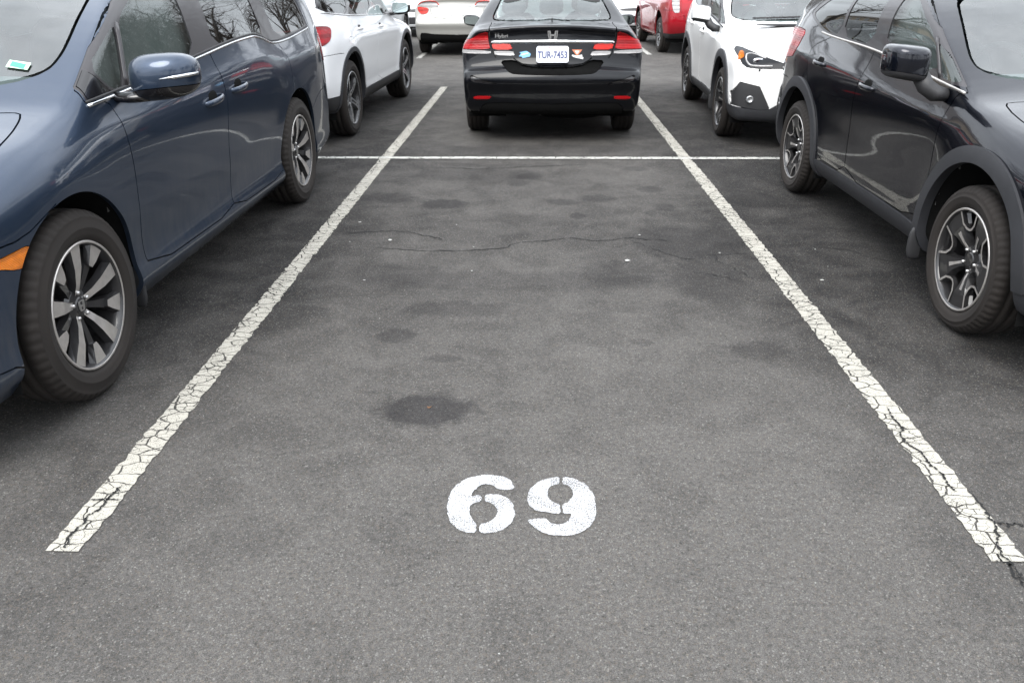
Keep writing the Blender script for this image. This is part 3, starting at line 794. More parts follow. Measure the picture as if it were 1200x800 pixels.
    for s in (-1, 1):
        ys = np.linspace(.33, 3.66, 90); zs = np.array([B(y) for y in ys]); xs = b.W(ys, zs)
        v, f = band(np.c_[s*(xs+.002), ys, zs-.001], .0075, .006); new_obj('belt_moulding', v, f, M['chrome'], root)
        v, f = band(np.c_[s*(xs-.004), ys, zs+.013], .0055, .004); new_obj('belt_seal', v, f, M['plastic'], root)
        fd, sd = ob[('front_door', s)], ob[('sliding_door', s)]
        for par, y, z, sl in ((fd, 1.46, .940, .07), (sd, 1.84, .958, .05)):
            add_handle(root, par, b, s, y, z, .235, M['blue'], sl, .016)
            x = b.W(np.array([y]), np.array([z]))[0]
            v, f = rbox((s*(x-.004), y-.005, z+.012), (.006, .068, .036), 2.2, 10); new_obj('handle_cup', v, f, M['dark'], par)
        # divider bar of the quarter window
        yy = np.linspace(.672, .79, 8); zz = np.linspace(1.108, 1.35, 8); xx = b.W(yy, zz)
        v, f = tube(np.c_[s*(xx-.004), yy, zz], [(.008, .014)]*8, 8); new_obj('window_divider', v, f, M['satin_pillar'], fd)
        m = add_mirror(root, s, (1.165, .545, 1.160), (.142, .085, .094), M['blue'], M['gloss_black'], ([(.925, .56, 1.075), (1.02, .55, 1.075), (1.12, .54, 1.085)], [(.035, .02), (.04, .022), (.045, .02)]), split_z=-.42)
        v, f = tube([(s*1.19, .462, 1.158), (s*1.25, .478, 1.165), (s*1.29, .51, 1.170), (s*1.312, .555, 1.172)], [(.004, .003), (.006, .007), (.006, .008), (.005, .006)], 8); new_obj('mirror_signal', v, f, M['chrome'], m)
        # splash guard behind the front wheel, sill strip
        v, f = rbox((s*.93, .455, .28), (.035, .012, .10), 3, 8); new_obj('splash_guard', v, f, M['plastic'], root)
        v, f = rbox((s*.93, 3.44, .29), (.035, .012, .10), 3, 8); new_obj('splash_guard', v, f, M['plastic'], root)
    # wipers and cowl
    v, f = rbox((0, .115, 1.125), (.60, .035, .010), 4, 10); new_obj('cowl_panel', v, f, M['plastic'], root)
    for x0, x1 in ((-.55, .05), (.1, .58)):
        xs = np.linspace(x0, x1, 9); zz = 1.185+.02*(xs-x0)/.6; yy = np.array([front_y(b, abs(x), z, -.3, 1.2) for x, z in zip(xs, zz)])
        v, f = tube(np.c_[xs, yy-.014, zz+.006], .009, 6); new_obj('wiper', v, f, M['plastic'], root)
    # inspection sticker inside the windscreen: a thin sheet following the glass
    def ws_pt(x, z):
        lo, hi = 0.2, 1.0
        for _ in range(40):
            y = (lo+hi)/2
            if b.F(np.array([[x, y, z]]))[0] > 0: lo = y
            else: hi = y
        return hi
    def sheet(x0, x1, z0, z1, mat, par, off):
        V = []; n = 6
        for i in range(n):
            for j in range(3):
                x = x0+(x1-x0)*i/(n-1); z = z0+(z1-z0)*j/2+.012*(i/(n-1)); V.append((x, ws_pt(x, z)+off, z))
        F = [(i*3+j, i*3+j+1, (i+1)*3+j+1, (i+1)*3+j) for i in range(n-1) for j in range(2)]
        return new_obj('inspection_sticker', V, F, mat, par)
    st = sheet(.722, .642, 1.204, 1.226, M['sticker_pale'], ob[('windscreen', 0)], -.0055)
    sheet(.708, .654, 1.207, 1.222, M['sticker_green'], ob[('windscreen', 0)], -.0065)
    return root

# ================================================================== the dark crossover (and its white neighbour, same kind of body)
def crossover_body(h, white=False):
    prof = [(-.83, .27), (-.88, .48), (-.86, .68), (-.76, .83), (-.42, .945), (-.02, 1.015), (.19, 1.05), (.30, 1.092), (.86, 1.40), (1.14, 1.50), (1.55, 1.56), (2.15, 1.568),
            (2.85, 1.51), (3.22, 1.445), (3.32, 1.39), (3.46, 1.12), (3.50, .97), (3.55, .72), (3.53, .5), (3.42, .30), (3.1, .25), (1.3, .24), (-.6, .25)]
    lines = [
        [(-.95, .22, .70), (-.5, .22, .80), (1.5, .22, .81), (3.0, .22, .80), (3.6, .25, .72)],
        [(-.95, .32, .76), (-.45, .32, .85), (1.3, .32, .862), (3.0, .32, .85), (3.6, .32, .76)],
        [(-.95, .42, .78), (-.45, .42, .872), (1.3, .42, .868), (3.0, .42, .87), (3.6, .42, .78)],
        [(-.95, .62, .78), (-.45, .62, .875), (0, .64, .882), (.6, .62, .874), (1.3, .60, .872), (2.1, .62, .876), (2.63, .66, .884), (3.1, .66, .87), (3.6, .66, .77)],
        [(-.95, .80, .75), (-.45, .80, .86), (0, .86, .878), (.45, .88, .882), (1.4, .925, .886), (2.26, .975, .888), (2.7, 1.0, .88), (3.1, .99, .855), (3.6, .96, .75)],
        [(-.95, .90, .68), (-.45, .91, .80), (0, .98, .84), (.33, 1.02, .85), (1.51, 1.113, .846), (2.47, 1.15, .84), (2.85, 1.20, .825), (3.6, 1.22, .70)],
        [(-.95, 1.2, .60), (0, 1.24, .78), (.5, 1.32, .806), (1.5, 1.37, .802), (2.5, 1.36, .785), (3.6, 1.33, .66)],
        [(-.95, 1.46, .52), (.6, 1.48, .715), (1.6, 1.50, .71), (2.6, 1.48, .68), (3.6, 1.42, .58)],
        [(-.95, 1.68, .42), (1.6, 1.68, .52), (3.6, 1.62, .45)]]
    K = [(-.95, .33), (-.2, .22), (.25, .13), (.95, .11), (1.6, .02), (2.1, 0), (2.8, 0), (3.2, -.10), (3.6, -.16)]
    C = [(-.95, .06), (.2, .07), (1.5, .1), (2.6, .1), (3.6, .05)]
    RL = [(-.95, .18), (-.5, .11), (0, .08), (2.4, .07), (3.0, .1), (3.6, .15)]
    RU = [(-.95, .18), (-.2, .11), (.2, .065), (.7, .05), (1.5, .085), (2.8, .085), (3.3, .08), (3.6, .1)]
    return Body(prof, lines, K, C, RL, RU, 1.02, ((0, .335, .437), (2.635, .335, .437)), h=h, flare=.012, gstep=.01,
                creases=[([(.2, .875), (.5, .892), (1.38, .945), (2.26, .992), (3.2, 1.01)], [(.25, 0), (.6, .006), (2.5, .006), (3.1, .002)], .025, .07)])

def crossover(name, label, h, mat, white, loc, rotz, wheel, near):
    b = crossover_body(h, white); Ro = .508
    belt = [(.34, 1.026), (1.515, 1.121), (2.467, 1.155), (2.83, 1.235)]
    B = lambda y, d=0: float(pchip([p[0] for p in belt], [p[1]+d for p in belt], np.array([y]))[0])
    sill = lambda p: np.maximum(p[:, 2]-(.352+.012*np.sin((p[:, 1]-.4)*2)), np.maximum(.30-p[:, 1], p[:, 1]-2.33))
    lowf = lambda p: p[:, 2]-(.375+.09*sst(p[:, 1], -.35, -.75)*0)
    rg = [
        reg('front_door', 'side', [(.400, 1.02), (.43, .93), (.452, .80), (.46, .60), (.475, .372), (1.58, .372), (1.59, .60), (1.555, .86), (1.47, 1.09), (1.455, 1.49), (1.28, 1.475), (1.08, 1.41), (.37, 1.09), (.345, 1.03)], .0055, 1, rim=.024),
        reg('rear_door', 'side', [(1.588, .372), (1.598, .60), (1.563, .86), (1.478, 1.09), (1.463, 1.49), (2.12, 1.465), (2.20, 1.15), (2.53, 1.06), (2.535, .99), (2.47, .86), (2.30, .76), (2.20, .62), (2.15, .372)], .0055, 1),
        reg('window_frame', 'side', [(.345, 1.033), (.375, 1.088), (.70, 1.235), (1.08, 1.398), (1.3, 1.468), (1.6, 1.492), (2.2, 1.468), (2.6, 1.395), (2.875, 1.285), (2.83, 1.245), (2.467, 1.162), (1.515, 1.128)], 0, 1, rim=.032),
        reg('quarter_window', 'side', [(.44, 1.058), (.46, 1.095), (.72, 1.215), (.735, 1.20), (.61, 1.062)], 0, 1, open_=True, rim=.024),
        reg('front_window', 'side', [(.645, 1.07), (.775, 1.235), (1.08, 1.372), (1.29, 1.445), (1.345, 1.45), (1.36, B(1.36, .016))], 0, 1, open_=True, rim=.024),
        reg('rear_door_window', 'side', [(1.545, B(1.545, .016)), (1.535, 1.463), (2.03, 1.452), (2.085, B(2.08, .016))], 0, 1, open_=True),
        reg('rear_side_window', 'side', [(2.125, B(2.12, .016)), (2.085, 1.447), (2.45, 1.40), (2.795, 1.275), (2.76, 1.245), (2.44, B(2.44, .016))], 0, 1, open_=True),
        reg('windscreen', 'front', [(-.1, 1.085), (.45, 1.09), (.64, 1.095), (.732, 1.12), (.738, 1.17), (.672, 1.37), (.63, 1.41), (.35, 1.435), (-.1, 1.44)], .012, 2, lim=(-.2, 1.6), nmin=(2, .25), open_=True),
        reg('gap', 'top', [(-.1, .10), (.4, .12), (.68, .20), (.735, .20), (.765, .06), (.775, -.3), (.73, -.55), (.62, -.8)], line=.0035, lim=(-1, .5), zl=.7, split=False),
        reg('gap', 'side', [(-.11, .76), (-.14, .62), (-.30, .58), (-.42, .56)], line=.003, lim=(-.6, 0)),
        reg('rear_window', 'rear', [(-.1, 1.12), (.58, 1.12), (.60, 1.18), (.53, 1.36), (-.1, 1.385)], .008, 2, lim=(2.9, 3.8), nmin=(1, .3), open_=True),
        reg('tail_light', 'side', [(2.80, 1.145), (2.88, 1.02), (2.99, .94), (3.7, .92), (3.7, 1.13), (3.0, 1.155)], .004, 1, lim=(2.6, 3.8), side_slack=.3),
        reg('gap', 'side', [(2.98, .80), (3.1, .80), (3.5, .80)], line=.003, lim=(2.9, 3.7)),
        reg('tailgate', 'rear', [(-.1, .62), (.50, .62), (.56, .80), (.60, .92), (.60, 1.10), (-.1, 1.10)], .005, 1, lim=(3.2, 3.8), split=False),
        reg('sill_cladding', 'side', fn=sill, lim=(.30, 2.33), gap=.004),
        reg('arch_cladding', 'side', fn=lambda p: np.where(p[:, 2] < .20, 1, arch_fn(0, .335, Ro)(p)), lim=(-.8, .8), split=True),
        reg('rear_arch', 'side', fn=lambda p: np.where(p[:, 2] < .20, 1, arch_fn(2.635, .335, Ro)(p)), lim=(1.9, 3.4), split=True),
    ]
    if white:
        rg += [
            reg('headlight', 'front', [(.805, .90), (.84, .86), (.79, .735), (.66, .725), (.40, .735), (.42, .765), (.60, .82)], .004, 1, lim=(-1, -.2), split=True),
            reg('grille', 'front', [(-.1, .62), (.30, .62), (.38, .72), (.34, .80), (-.1, .81)], .005, 1, lim=(-1, -.3)),
            reg('fog_surround', 'front', [(.815, .605), (.65, .572), (.545, .375), (.62, .36), (.86, .39), (.875, .5)], .004, 0, lim=(-1, -.3), split=True),
            reg('lower_bumper', 'front', [(-.1, .50), (.24, .50), (.42, .46), (.545, .372), (.62, .355), (.9, .385), (.9, .1), (-.1, .1)], .004, 0, lim=(-1, -.35)),
        ]
    else:
        rg += [
            reg('headlight', 'front', [(.80, .85), (.83, .78), (.76, .68), (.50, .66), (.46, .70), (.60, .78)], .004, 1, lim=(-1, -.2), split=True),
            reg('grille', 'front', [(-.1, .58), (.36, .58), (.42, .68), (.36, .76), (-.1, .77)], .005, 1, lim=(-1, -.3)),
            reg('lower_bumper', 'front', [(-.1, .34), (.55, .34), (.72, .36), (.9, .36), (.9, .1), (-.1, .1)], .004, 1, lim=(-1, -.35)),
        ]
    gl = 'glass'
    pt = {'front_door': dict(mat=mat, lip=.018, name='door'), 'rear_door': dict(mat=mat, lip=.018, name='door'), 'window_frame': dict(mat=M['satin_pillar'], off=-.002), 'tailgate': dict(mat=mat),
          'quarter_window': dict(mat=M[gl], off=-.006, lip=0, parent='front_door'), 'front_window': dict(mat=M[gl], off=-.006, lip=0, parent='front_door', name='door_window'),
          'rear_door_window': dict(mat=M['glass_dark'], off=-.006, lip=0, parent='rear_door', name='door_window'), 'rear_side_window': dict(mat=M['glass_dark'], off=-.005, lip=0),
          'windscreen': dict(mat=M['glass_ws'], off=-.004, lip=0), 'rear_window': dict(mat=M['glass_dark'], lip=0), 'tail_light': dict(mat=M['red_lens'], off=.003), 'headlight': dict(mat=M['headlamp'], off=.001),
          'sill_cladding': dict(mat=M['cladding'], off=.006, lip=.02), 'arch_cladding': dict(mat=M['cladding'], off=.013, lip=.045, name='wheel_arch_trim'), 'rear_arch': dict(mat=M['cladding'], off=.013, lip=.045, name='wheel_arch_trim'), 'grille': dict(mat=M['plastic'], off=-.012),
          'fog_surround': dict(mat=M['plastic'], off=-.006), 'lower_bumper': dict(mat=M['cladding'], off=.004)}
    root, ob, sk, g = car(name, label, 'car', b, rg, pt, loc, rotz, 2.635, (.885, .336), name, mat, wheel, cabin=(.62, .95, 1.25, (2.1,), .62, .38, M['seat_dark'] if not white else M['seat']), inner_h=.055 if near else .08)
    for s in (-1, 1):
        fd, rd = ob[('front_door', s)], ob[('rear_door', s)]
        ys = np.linspace(.34, 2.47, 50); zs = np.array([B(y) for y in ys]); xs = b.W(ys, zs)
        v, f = band(np.c_[s*(xs+.001), ys, zs], .007, .005); new_obj('belt_moulding', v, f, M['alloy_dull'] if near else M['plastic'], root)
        for par, y, z, sl in ((fd, 1.385, .925, .05), (rd, 2.26, .972, .05)):
            add_handle(root, par, b, s, y, z, .20, mat, sl, .016)
            x = b.W(np.array([y]), np.array([z]))[0]
            v, f = rbox((s*(x-.004), y-.005, z+.010), (.006, .058, .032), 2.2, 10); new_obj('handle_cup', v, f, M['dark'], par)
        yy = np.linspace(.625, .765, 8); zz = np.linspace(1.06, 1.235, 8); xx = b.W(yy, zz)
        v, f = tube(np.c_[s*(xx-.004), yy, zz], [(.007, .012)]*8, 8); new_obj('window_divider', v, f, M['satin_pillar'], fd)
        add_mirror(root, s, (1.050, .535, 1.142), (.098, .082, .082), mat, M['plastic'], ([(.86, .50, .998), (.91, .505, 1.005), (.955, .515, 1.035), (.985, .525, 1.085)], [(.05, .03), (.05, .04), (.045, .04), (.04, .04)]), split_z=-.7, sq=5.5)
        v, f = rbox((s*.86, .468, .27), (.05, .014, .09), 3, 8); new_obj('splash_guard', v, f, M['plastic'], root)
        # roof rail
        ys = np.linspace(1.15, 3.0, 14); xr = .60+0*ys; zr = np.interp(ys, [1.15, 1.6, 2.2, 2.85, 3.0], [1.45, 1.545, 1.56, 1.51, 1.47])+.0
        v, f = tube(np.c_[s*xr, ys, zr], [(.016, .016)]*14, 8); new_obj('roof_rail', v, f, M['plastic'], root)
        if white:
            hl = ob.get(('headlight', s))
            yb = lambda x, z: front_y(b, x, z)
            v, f = rbox((s*.805, yb(.80, .81)+.012, .815), (.028, .024, .058), 2.5, 8); new_obj('turn_signal', v, f, M['amber'], hl or root)
            v, f = join(tube([(s*x, yb(x, z)-.003, z) for x, z in catmull([(.60, .812), (.70, .845), (.755, .835), (.765, .79), (.74, .755), (.68, .748), (.55, .752)], 4, False)], .008, 6)); new_obj('light_guide', v, f, M['clear_lens'], hl or root)
            v, f = rbox((s*.665, yb(.665, .79)+.004, .79), (.05, .012, .024), 2.5, 8); new_obj('lamp_reflector', v, f, M['chrome'], hl or root)
            V, F = lathe([(.0005, .006), (.019, .004), (.022, .010), (.031, .010), (.033, 0), (.033, -.03)], 24); V = np.c_[V[:, 1], -V[:, 0], V[:, 2]]
            yq = yb(.70, .455); o = new_obj('fog_lamp', V+np.array([s*.72, yb(.72, .455)-.004, .456]), F, [M['alloy_silver']], root)
    v, f = rbox((0, .17, 1.055), (.56, .05, .010), 4, 10); new_obj('cowl_panel', v, f, M['plastic'], root)
    for x0, x1 in ((-.55, .05), (.08, .56)):
        xs = np.linspace(x0, x1, 9); zz = 1.10+.02*(xs-x0)/.6; yy = np.array([front_y(b, abs(x), z, .1, 1.2) for x, z in zip(xs, zz)])
        v, f = tube(np.c_[xs, yy-.016, zz+.006], .010, 6); new_obj('wiper', v, f, M['plastic'], root)
    if white:
        v, f = rbox((0, front_y(b, 0, .5)-.01, .50), (.15, .008, .075), 6, 8); new_obj('number_plate', v, f, M['plate'], root)
    return root

def front_y(b, x, z, lo=-1.3, hi=0.0):
    """y of the first surface met when going rearwards at (x, z)"""
    ys = np.linspace(lo, hi, 220); f = b.F(np.c_[np.full(220, x), ys, np.full(220, z)])
    i = np.argmax(f < 0)
    return ys[i] if f[i] < 0 else hi
def rear_y(b, x, z, hi=4.6, lo=1.5):
    ys = np.linspace(hi, lo, 400); f = b.F(np.c_[np.full(400, x), ys, np.full(400, z)])
    i = np.argmax(f < 0)
    return ys[i]

# ================================================================== sedans
def sedan_body(h, gstep=.01):
    prof = [(-.86, .26), (-.92, .50), (-.88, .68), (-.70, .80), (-.3, .885), (.1, .94), (.36, .985), (.52, 1.05), (1.0, 1.26), (1.4, 1.385), (1.8, 1.43), (2.15, 1.405), (2.5, 1.315), (2.88, 1.155), (3.0, 1.115), (3.2, 1.10),
            (3.44, 1.095), (3.475, 1.085), (3.475, 1.06), (3.455, 1.03), (3.47, .92), (3.50, .80), (3.53, .745), (3.60, .71), (3.645, .62), (3.60, .50), (3.57, .40), (3.50, .30), (3.2, .24), (1.3, .2), (-.6, .22)]
    lines = [
        [(-1, .20, .68), (-.5, .20, .78), (1.3, .20, .80), (3.0, .22, .80), (3.75, .26, .70)],
        [(-1, .32, .73), (-.45, .32, .845), (1.3, .32, .862), (3.0, .32, .858), (3.4, .34, .83), (3.75, .36, .74)],
        [(-1, .48, .75), (-.45, .48, .862), (1.3, .48, .868), (2.7, .48, .876), (3.1, .48, .868), (3.4, .48, .85), (3.75, .48, .77)],
        [(-1, .66, .74), (-.45, .66, .862), (0, .66, .872), (1.3, .66, .878), (2.7, .68, .882), (3.1, .68, .872), (3.4, .68, .855), (3.75, .68, .79)],
        [(-1, .76, .70), (-.45, .78, .84), (0, .82, .862), (1.3, .87, .872), (2.7, .90, .872), (3.1, .91, .86), (3.4, .91, .835), (3.75, .91, .77)],
        [(-1, .86, .60), (0, .91, .80), (.4, .94, .82), (1.5, .97, .83), (2.5, 1.0, .815), (3.1, 1.02, .79), (3.4, 1.01, .75), (3.75, 1.0, .69)],
        [(-1, 1.1, .5), (0, 1.12, .66), (.5, 1.16, .73), (1.5, 1.2, .715), (2.5, 1.18, .70), (3.1, 1.16, .68), (3.75, 1.16, .60)],
        [(-1, 1.34, .42), (.6, 1.35, .60), (1.6, 1.37, .60), (2.5, 1.35, .58), (3.7, 1.35, .5)],
        [(-1, 1.55, .35), (1.6, 1.55, .45), (3.7, 1.55, .38)]]
    K = [(-1, .3), (-.2, .24), (.4, .2), (1.0, .12), (1.6, .02), (2.0, 0), (2.4, -.08), (3.0, -.13), (3.4, -.16), (3.75, -.20)]
    C = [(-1, .06), (.2, .07), (1.5, .1), (2.3, .1), (3.0, .09), (3.75, .09)]
    RL = [(-1, .18), (-.5, .1), (0, .08), (2.6, .08), (3.2, .08), (3.75, .12)]
    RU = [(-1, .16), (-.2, .1), (.4, .07), (1.5, .08), (2.3, .08), (2.9, .07), (3.3, .07), (3.75, .08)]
    return Body(prof, lines, K, C, RL, RU, .95, ((0, .32, .375), (2.67, .32, .375)), h=h, flare=.006, gstep=gstep)

def sedan_regions(rear='split'):
    rg = [
        reg('front_door', 'side', [(.45, .94), (.50, .60), (.52, .32), (1.50, .32), (1.50, .60), (1.42, .96), (1.40, 1.32), (1.0, 1.2), (.6, 1.02)], .005, 1),
        reg('rear_door', 'side', [(1.51, .32), (1.51, .60), (1.43, .96), (1.41, 1.32), (2.0, 1.3), (2.42, 1.14), (2.52, .98), (2.40, .75), (2.28, .50), (2.25, .32)], .005, 1),
        reg('window_frame', 'side', [(.55, .985), (.95, 1.19), (1.35, 1.315), (1.75, 1.355), (2.15, 1.315), (2.62, 1.10), (2.60, 1.04), (1.5, 1.0)], 0, 1),
        reg('door_window', 'side', [(.70, 1.01), (1.0, 1.185), (1.36, 1.295), (1.38, 1.01)], 0, 1, open_=True),
        reg('rear_door_window', 'side', [(1.46, 1.01), (1.45, 1.31), (1.75, 1.335), (2.12, 1.30), (2.50, 1.12), (2.48, 1.05)], 0, 1, open_=True),
        reg('windscreen', 'front', [(-.1, 1.01), (.5, 1.02), (.64, 1.04), (.62, 1.12), (.53, 1.32), (-.1, 1.345)], .014, 2, lim=(.1, 1.6), nmin=(2, .25), open_=True),
        reg('rear_window', 'rear', [(-.1, 1.122), (.50, 1.112), (.575, 1.118), (.585, 1.14), (.49, 1.335), (-.1, 1.36)], .014, 2, lim=(2.0, 3.2), nmin=(2, .2), open_=True),
        reg('gap', 'top', [(-.1, .14), (.4, .18), (.62, .28), (.66, .2), (.70, -.2), (.62, -.62)], line=.003, lim=(-1, .5), zl=.7, split=False),
    ]
    if rear == 'split':
        rg += [
            reg('gap', 'top', [(.60, 2.93), (.605, 3.15), (.60, 3.50)], line=.004, lim=(2.85, 3.5), zl=1.0, split=False),
            reg('gap', 'rear', [(.60, 1.06), (.596, .95), (.56, .84), (.535, .80)], line=.005, lim=(3.3, 3.8), split=False),
            reg('gap', 'rear', [(.37, .80), (.335, .775), (.27, .745), (-.1, .733)], line=.005, lim=(3.3, 3.8), split=False),
            reg('bumper_recess', 'rear', [(.50, .775), (.42, .69), (.36, .668), (-.1, .660), (-.1, .722), (.27, .733), (.36, .785)], .003, 1, lim=(3.3, 3.8), split=False),
            reg('bumper_lower', 'rear', [(-.1, .585), (.30, .575), (.52, .545), (.52, .475), (-.1, .465)], .0, 1, lim=(3.3, 3.8), split=False),
            reg('bumper_vent', 'rear', [(.78, .655), (.70, .625), (.50, .575), (.60, .575), (.775, .60)], .003, 1, lim=(3.2, 3.8), split=True),
            reg('diffuser', 'rear', [(-.1, .395), (.62, .40), (.70, .34), (.70, .2), (-.1, .2)], .003, 1, lim=(3.2, 3.8), split=False),
            reg('tail_light', 'rear', [(.612, 1.032), (.70, 1.008), (.79, .955), (.95, .93), (.95, .872), (.592, .872), (.604, .93), (.612, .96)], .004, 1, lim=(3.18, 3.8), split=True),
            reg('tail_light_strip', 'rear', [(.592, .864), (.95, .868), (.95, .848), (.78, .833), (.582, .836)], .004, 1, lim=(3.22, 3.8), split=True),
            reg('lid_light', 'rear', [(.580, .928), (.405, .928), (.378, .874), (.562, .872)], .004, 1, lim=(3.3, 3.8), split=True),
            reg('reversing_light', 'rear', [(.558, .862), (.378, .862), (.356, .82), (.545, .824)], .004, 1, lim=(3.3, 3.8), split=True),
            reg('reflector', 'rear', [(.59, .462), (.76, .455), (.75, .425), (.60, .432)], .003, 1, lim=(3.2, 3.8), split=True),
        ]
    elif rear == 'outline':
        rg += [
            reg('trunk_lid', 'rear', [(-.1, .72), (.42, .72), (.52, .80), (.54, .92), (.62, 1.05), (-.1, 1.09)], .006, 1, lim=(3.3, 3.8), split=False),
            reg('tail_light', 'rear', [(.80, .86), (.80, .93), (.56, .90), (.60, .80), (.72, .78)], .004, 1, lim=(3.2, 3.8), split=True),
            reg('lid_light', 'rear', [(.36, .955), (.42, 1.01), (.60, 1.03), (.80, .98), (.80, .945), (.55, .915), (.38, .925)], .004, 1, lim=(3.2, 3.8), split=True),
            reg('diffuser', 'rear', [(-.1, .41), (.50, .42), (.60, .44), (.76, .44), (.76, .2), (-.1, .2)], .003, 1, lim=(3.2, 3.8), split=False),
        ]
    if rear in ('front',):
        rg += [
            reg('headlight', 'front', [(.74, .78), (.82, .72), (.76, .62), (.48, .60), (.44, .64), (.60, .74)], .004, 1, lim=(-1, -.2), split=True),
            reg('grille', 'front', [(-.1, .62), (.40, .62), (.44, .67), (-.1, .70)], .004, 1, lim=(-1, -.3)),
            reg('lower_grille', 'front', [(-.1, .32), (.60, .32), (.52, .48), (-.1, .50)], .004, 1, lim=(-1, -.3)),
            reg('tail_light', 'rear', [(.45, 1.03), (.79, .95), (.80, .85), (.42, .85)], .004, 1, lim=(3.2, 3.8), split=True)]
    return rg

def sedan_parts(mat, rear):
    pt = {'front_door': dict(mat=mat, name='door'), 'rear_door': dict(mat=mat, name='door'), 'trunk_lid': dict(mat=mat), 'window_frame': dict(mat=M['gloss_black'], off=-.002),
          'door_window': dict(mat=M['glass'], off=-.006, lip=0, parent='front_door'), 'rear_door_window': dict(mat=M['glass'], off=-.006, lip=0, parent='rear_door', name='door_window'),
          'windscreen': dict(mat=M['glass_rear'], off=-.004, lip=0), 'rear_window': dict(mat=M['glass_rear'], off=-.004, lip=0),
          'bumper_recess': dict(mat=M['under'], off=-.016, lip=-.016), 'bumper_lower': dict(mat=mat, off=0, lip=0), 'bumper_vent': dict(mat=M['gloss_black'], off=-.012, lip=-.012), 'diffuser': dict(mat=M['dark'], off=-.004),
          'tail_light': dict(mat=M['red_lens'], off=.004), 'tail_light_strip': dict(mat=M['clear_lens'], off=.004), 'lid_light': dict(mat=M['red_bright'], off=.004), 'reversing_light': dict(mat=M['clear_lens'], off=.004),
          'reflector': dict(mat=M['red_lens'], off=.003), 'headlight': dict(mat=M['headlamp']), 'grille': dict(mat=M['plastic'], off=-.01), 'lower_grille': dict(mat=M['plastic'], off=-.01)}
    if rear == 'outline':
        pt['lid_light'] = dict(mat=M['clear_lens'], off=.003); pt['tail_light'] = dict(mat=M['red_bright'], off=.003)
    return pt

def plate(root, b, z, x=0, wd=.305, ht=.152, text=None, off=.014, sub=None):
    yb = max(rear_y(b, x, z+ht*.45), rear_y(b, x, z-ht*.45))+.002
    yt, yl = rear_y(b, x, z+ht*.45)+off, rear_y(b, x, z-ht*.45)+off
    ty = (yt-yl)/(ht*.9); w = np.array([0, 1, -ty]); w /= np.linalg.norm(w); v = np.array([0, ty, 1]); v /= np.linalg.norm(v); u = np.array([-1., 0, 0])
    o0 = np.array([x, (yt+yl)/2, z])
    sh = chaikin(np.array([(-wd/2, -ht/2), (wd/2, -ht/2), (wd/2, ht/2), (-wd/2, ht/2)]), 0)
    c = .014; sh = [(-wd/2+c, -ht/2), (wd/2-c, -ht/2), (wd/2, -ht/2+c), (wd/2, ht/2-c), (wd/2-c, ht/2), (-wd/2+c, ht/2), (-wd/2, ht/2-c), (-wd/2, -ht/2+c)]
    V, F = prism(sh, .004); o = new_obj('number_plate', place(V, o0, u, v, w), F, M['plate'], root, smooth=False)
    if text:
        V, F = text_mesh(text, .088, .76, .0006, .0024); new_obj('plate_number', place(V+np.array([0, -.008, .0052]), o0, u, v, w), F, M['plate_ink'], o, smooth=False)
    if sub:
        V, F = text_mesh(sub, .026, 1.2, .0005); new_obj('plate_state', place(V+np.array([0, .058, .005]), o0, u, v, w), F, M['plate_red'], o, smooth=False)
        V, F = text_mesh('VIRGINIA IS FOR LOVERS', .012, 1.1, .0005) if False else prism([(-.06, -.062), (.06, -.062), (.06, -.058), (-.06, -.058)], .0006); new_obj('plate_motto', place(V+np.array([0, 0, .0045]), o0, u, v, w), F, M['plate_red'], o, smooth=False)
    return o, (o0, u, v, w)

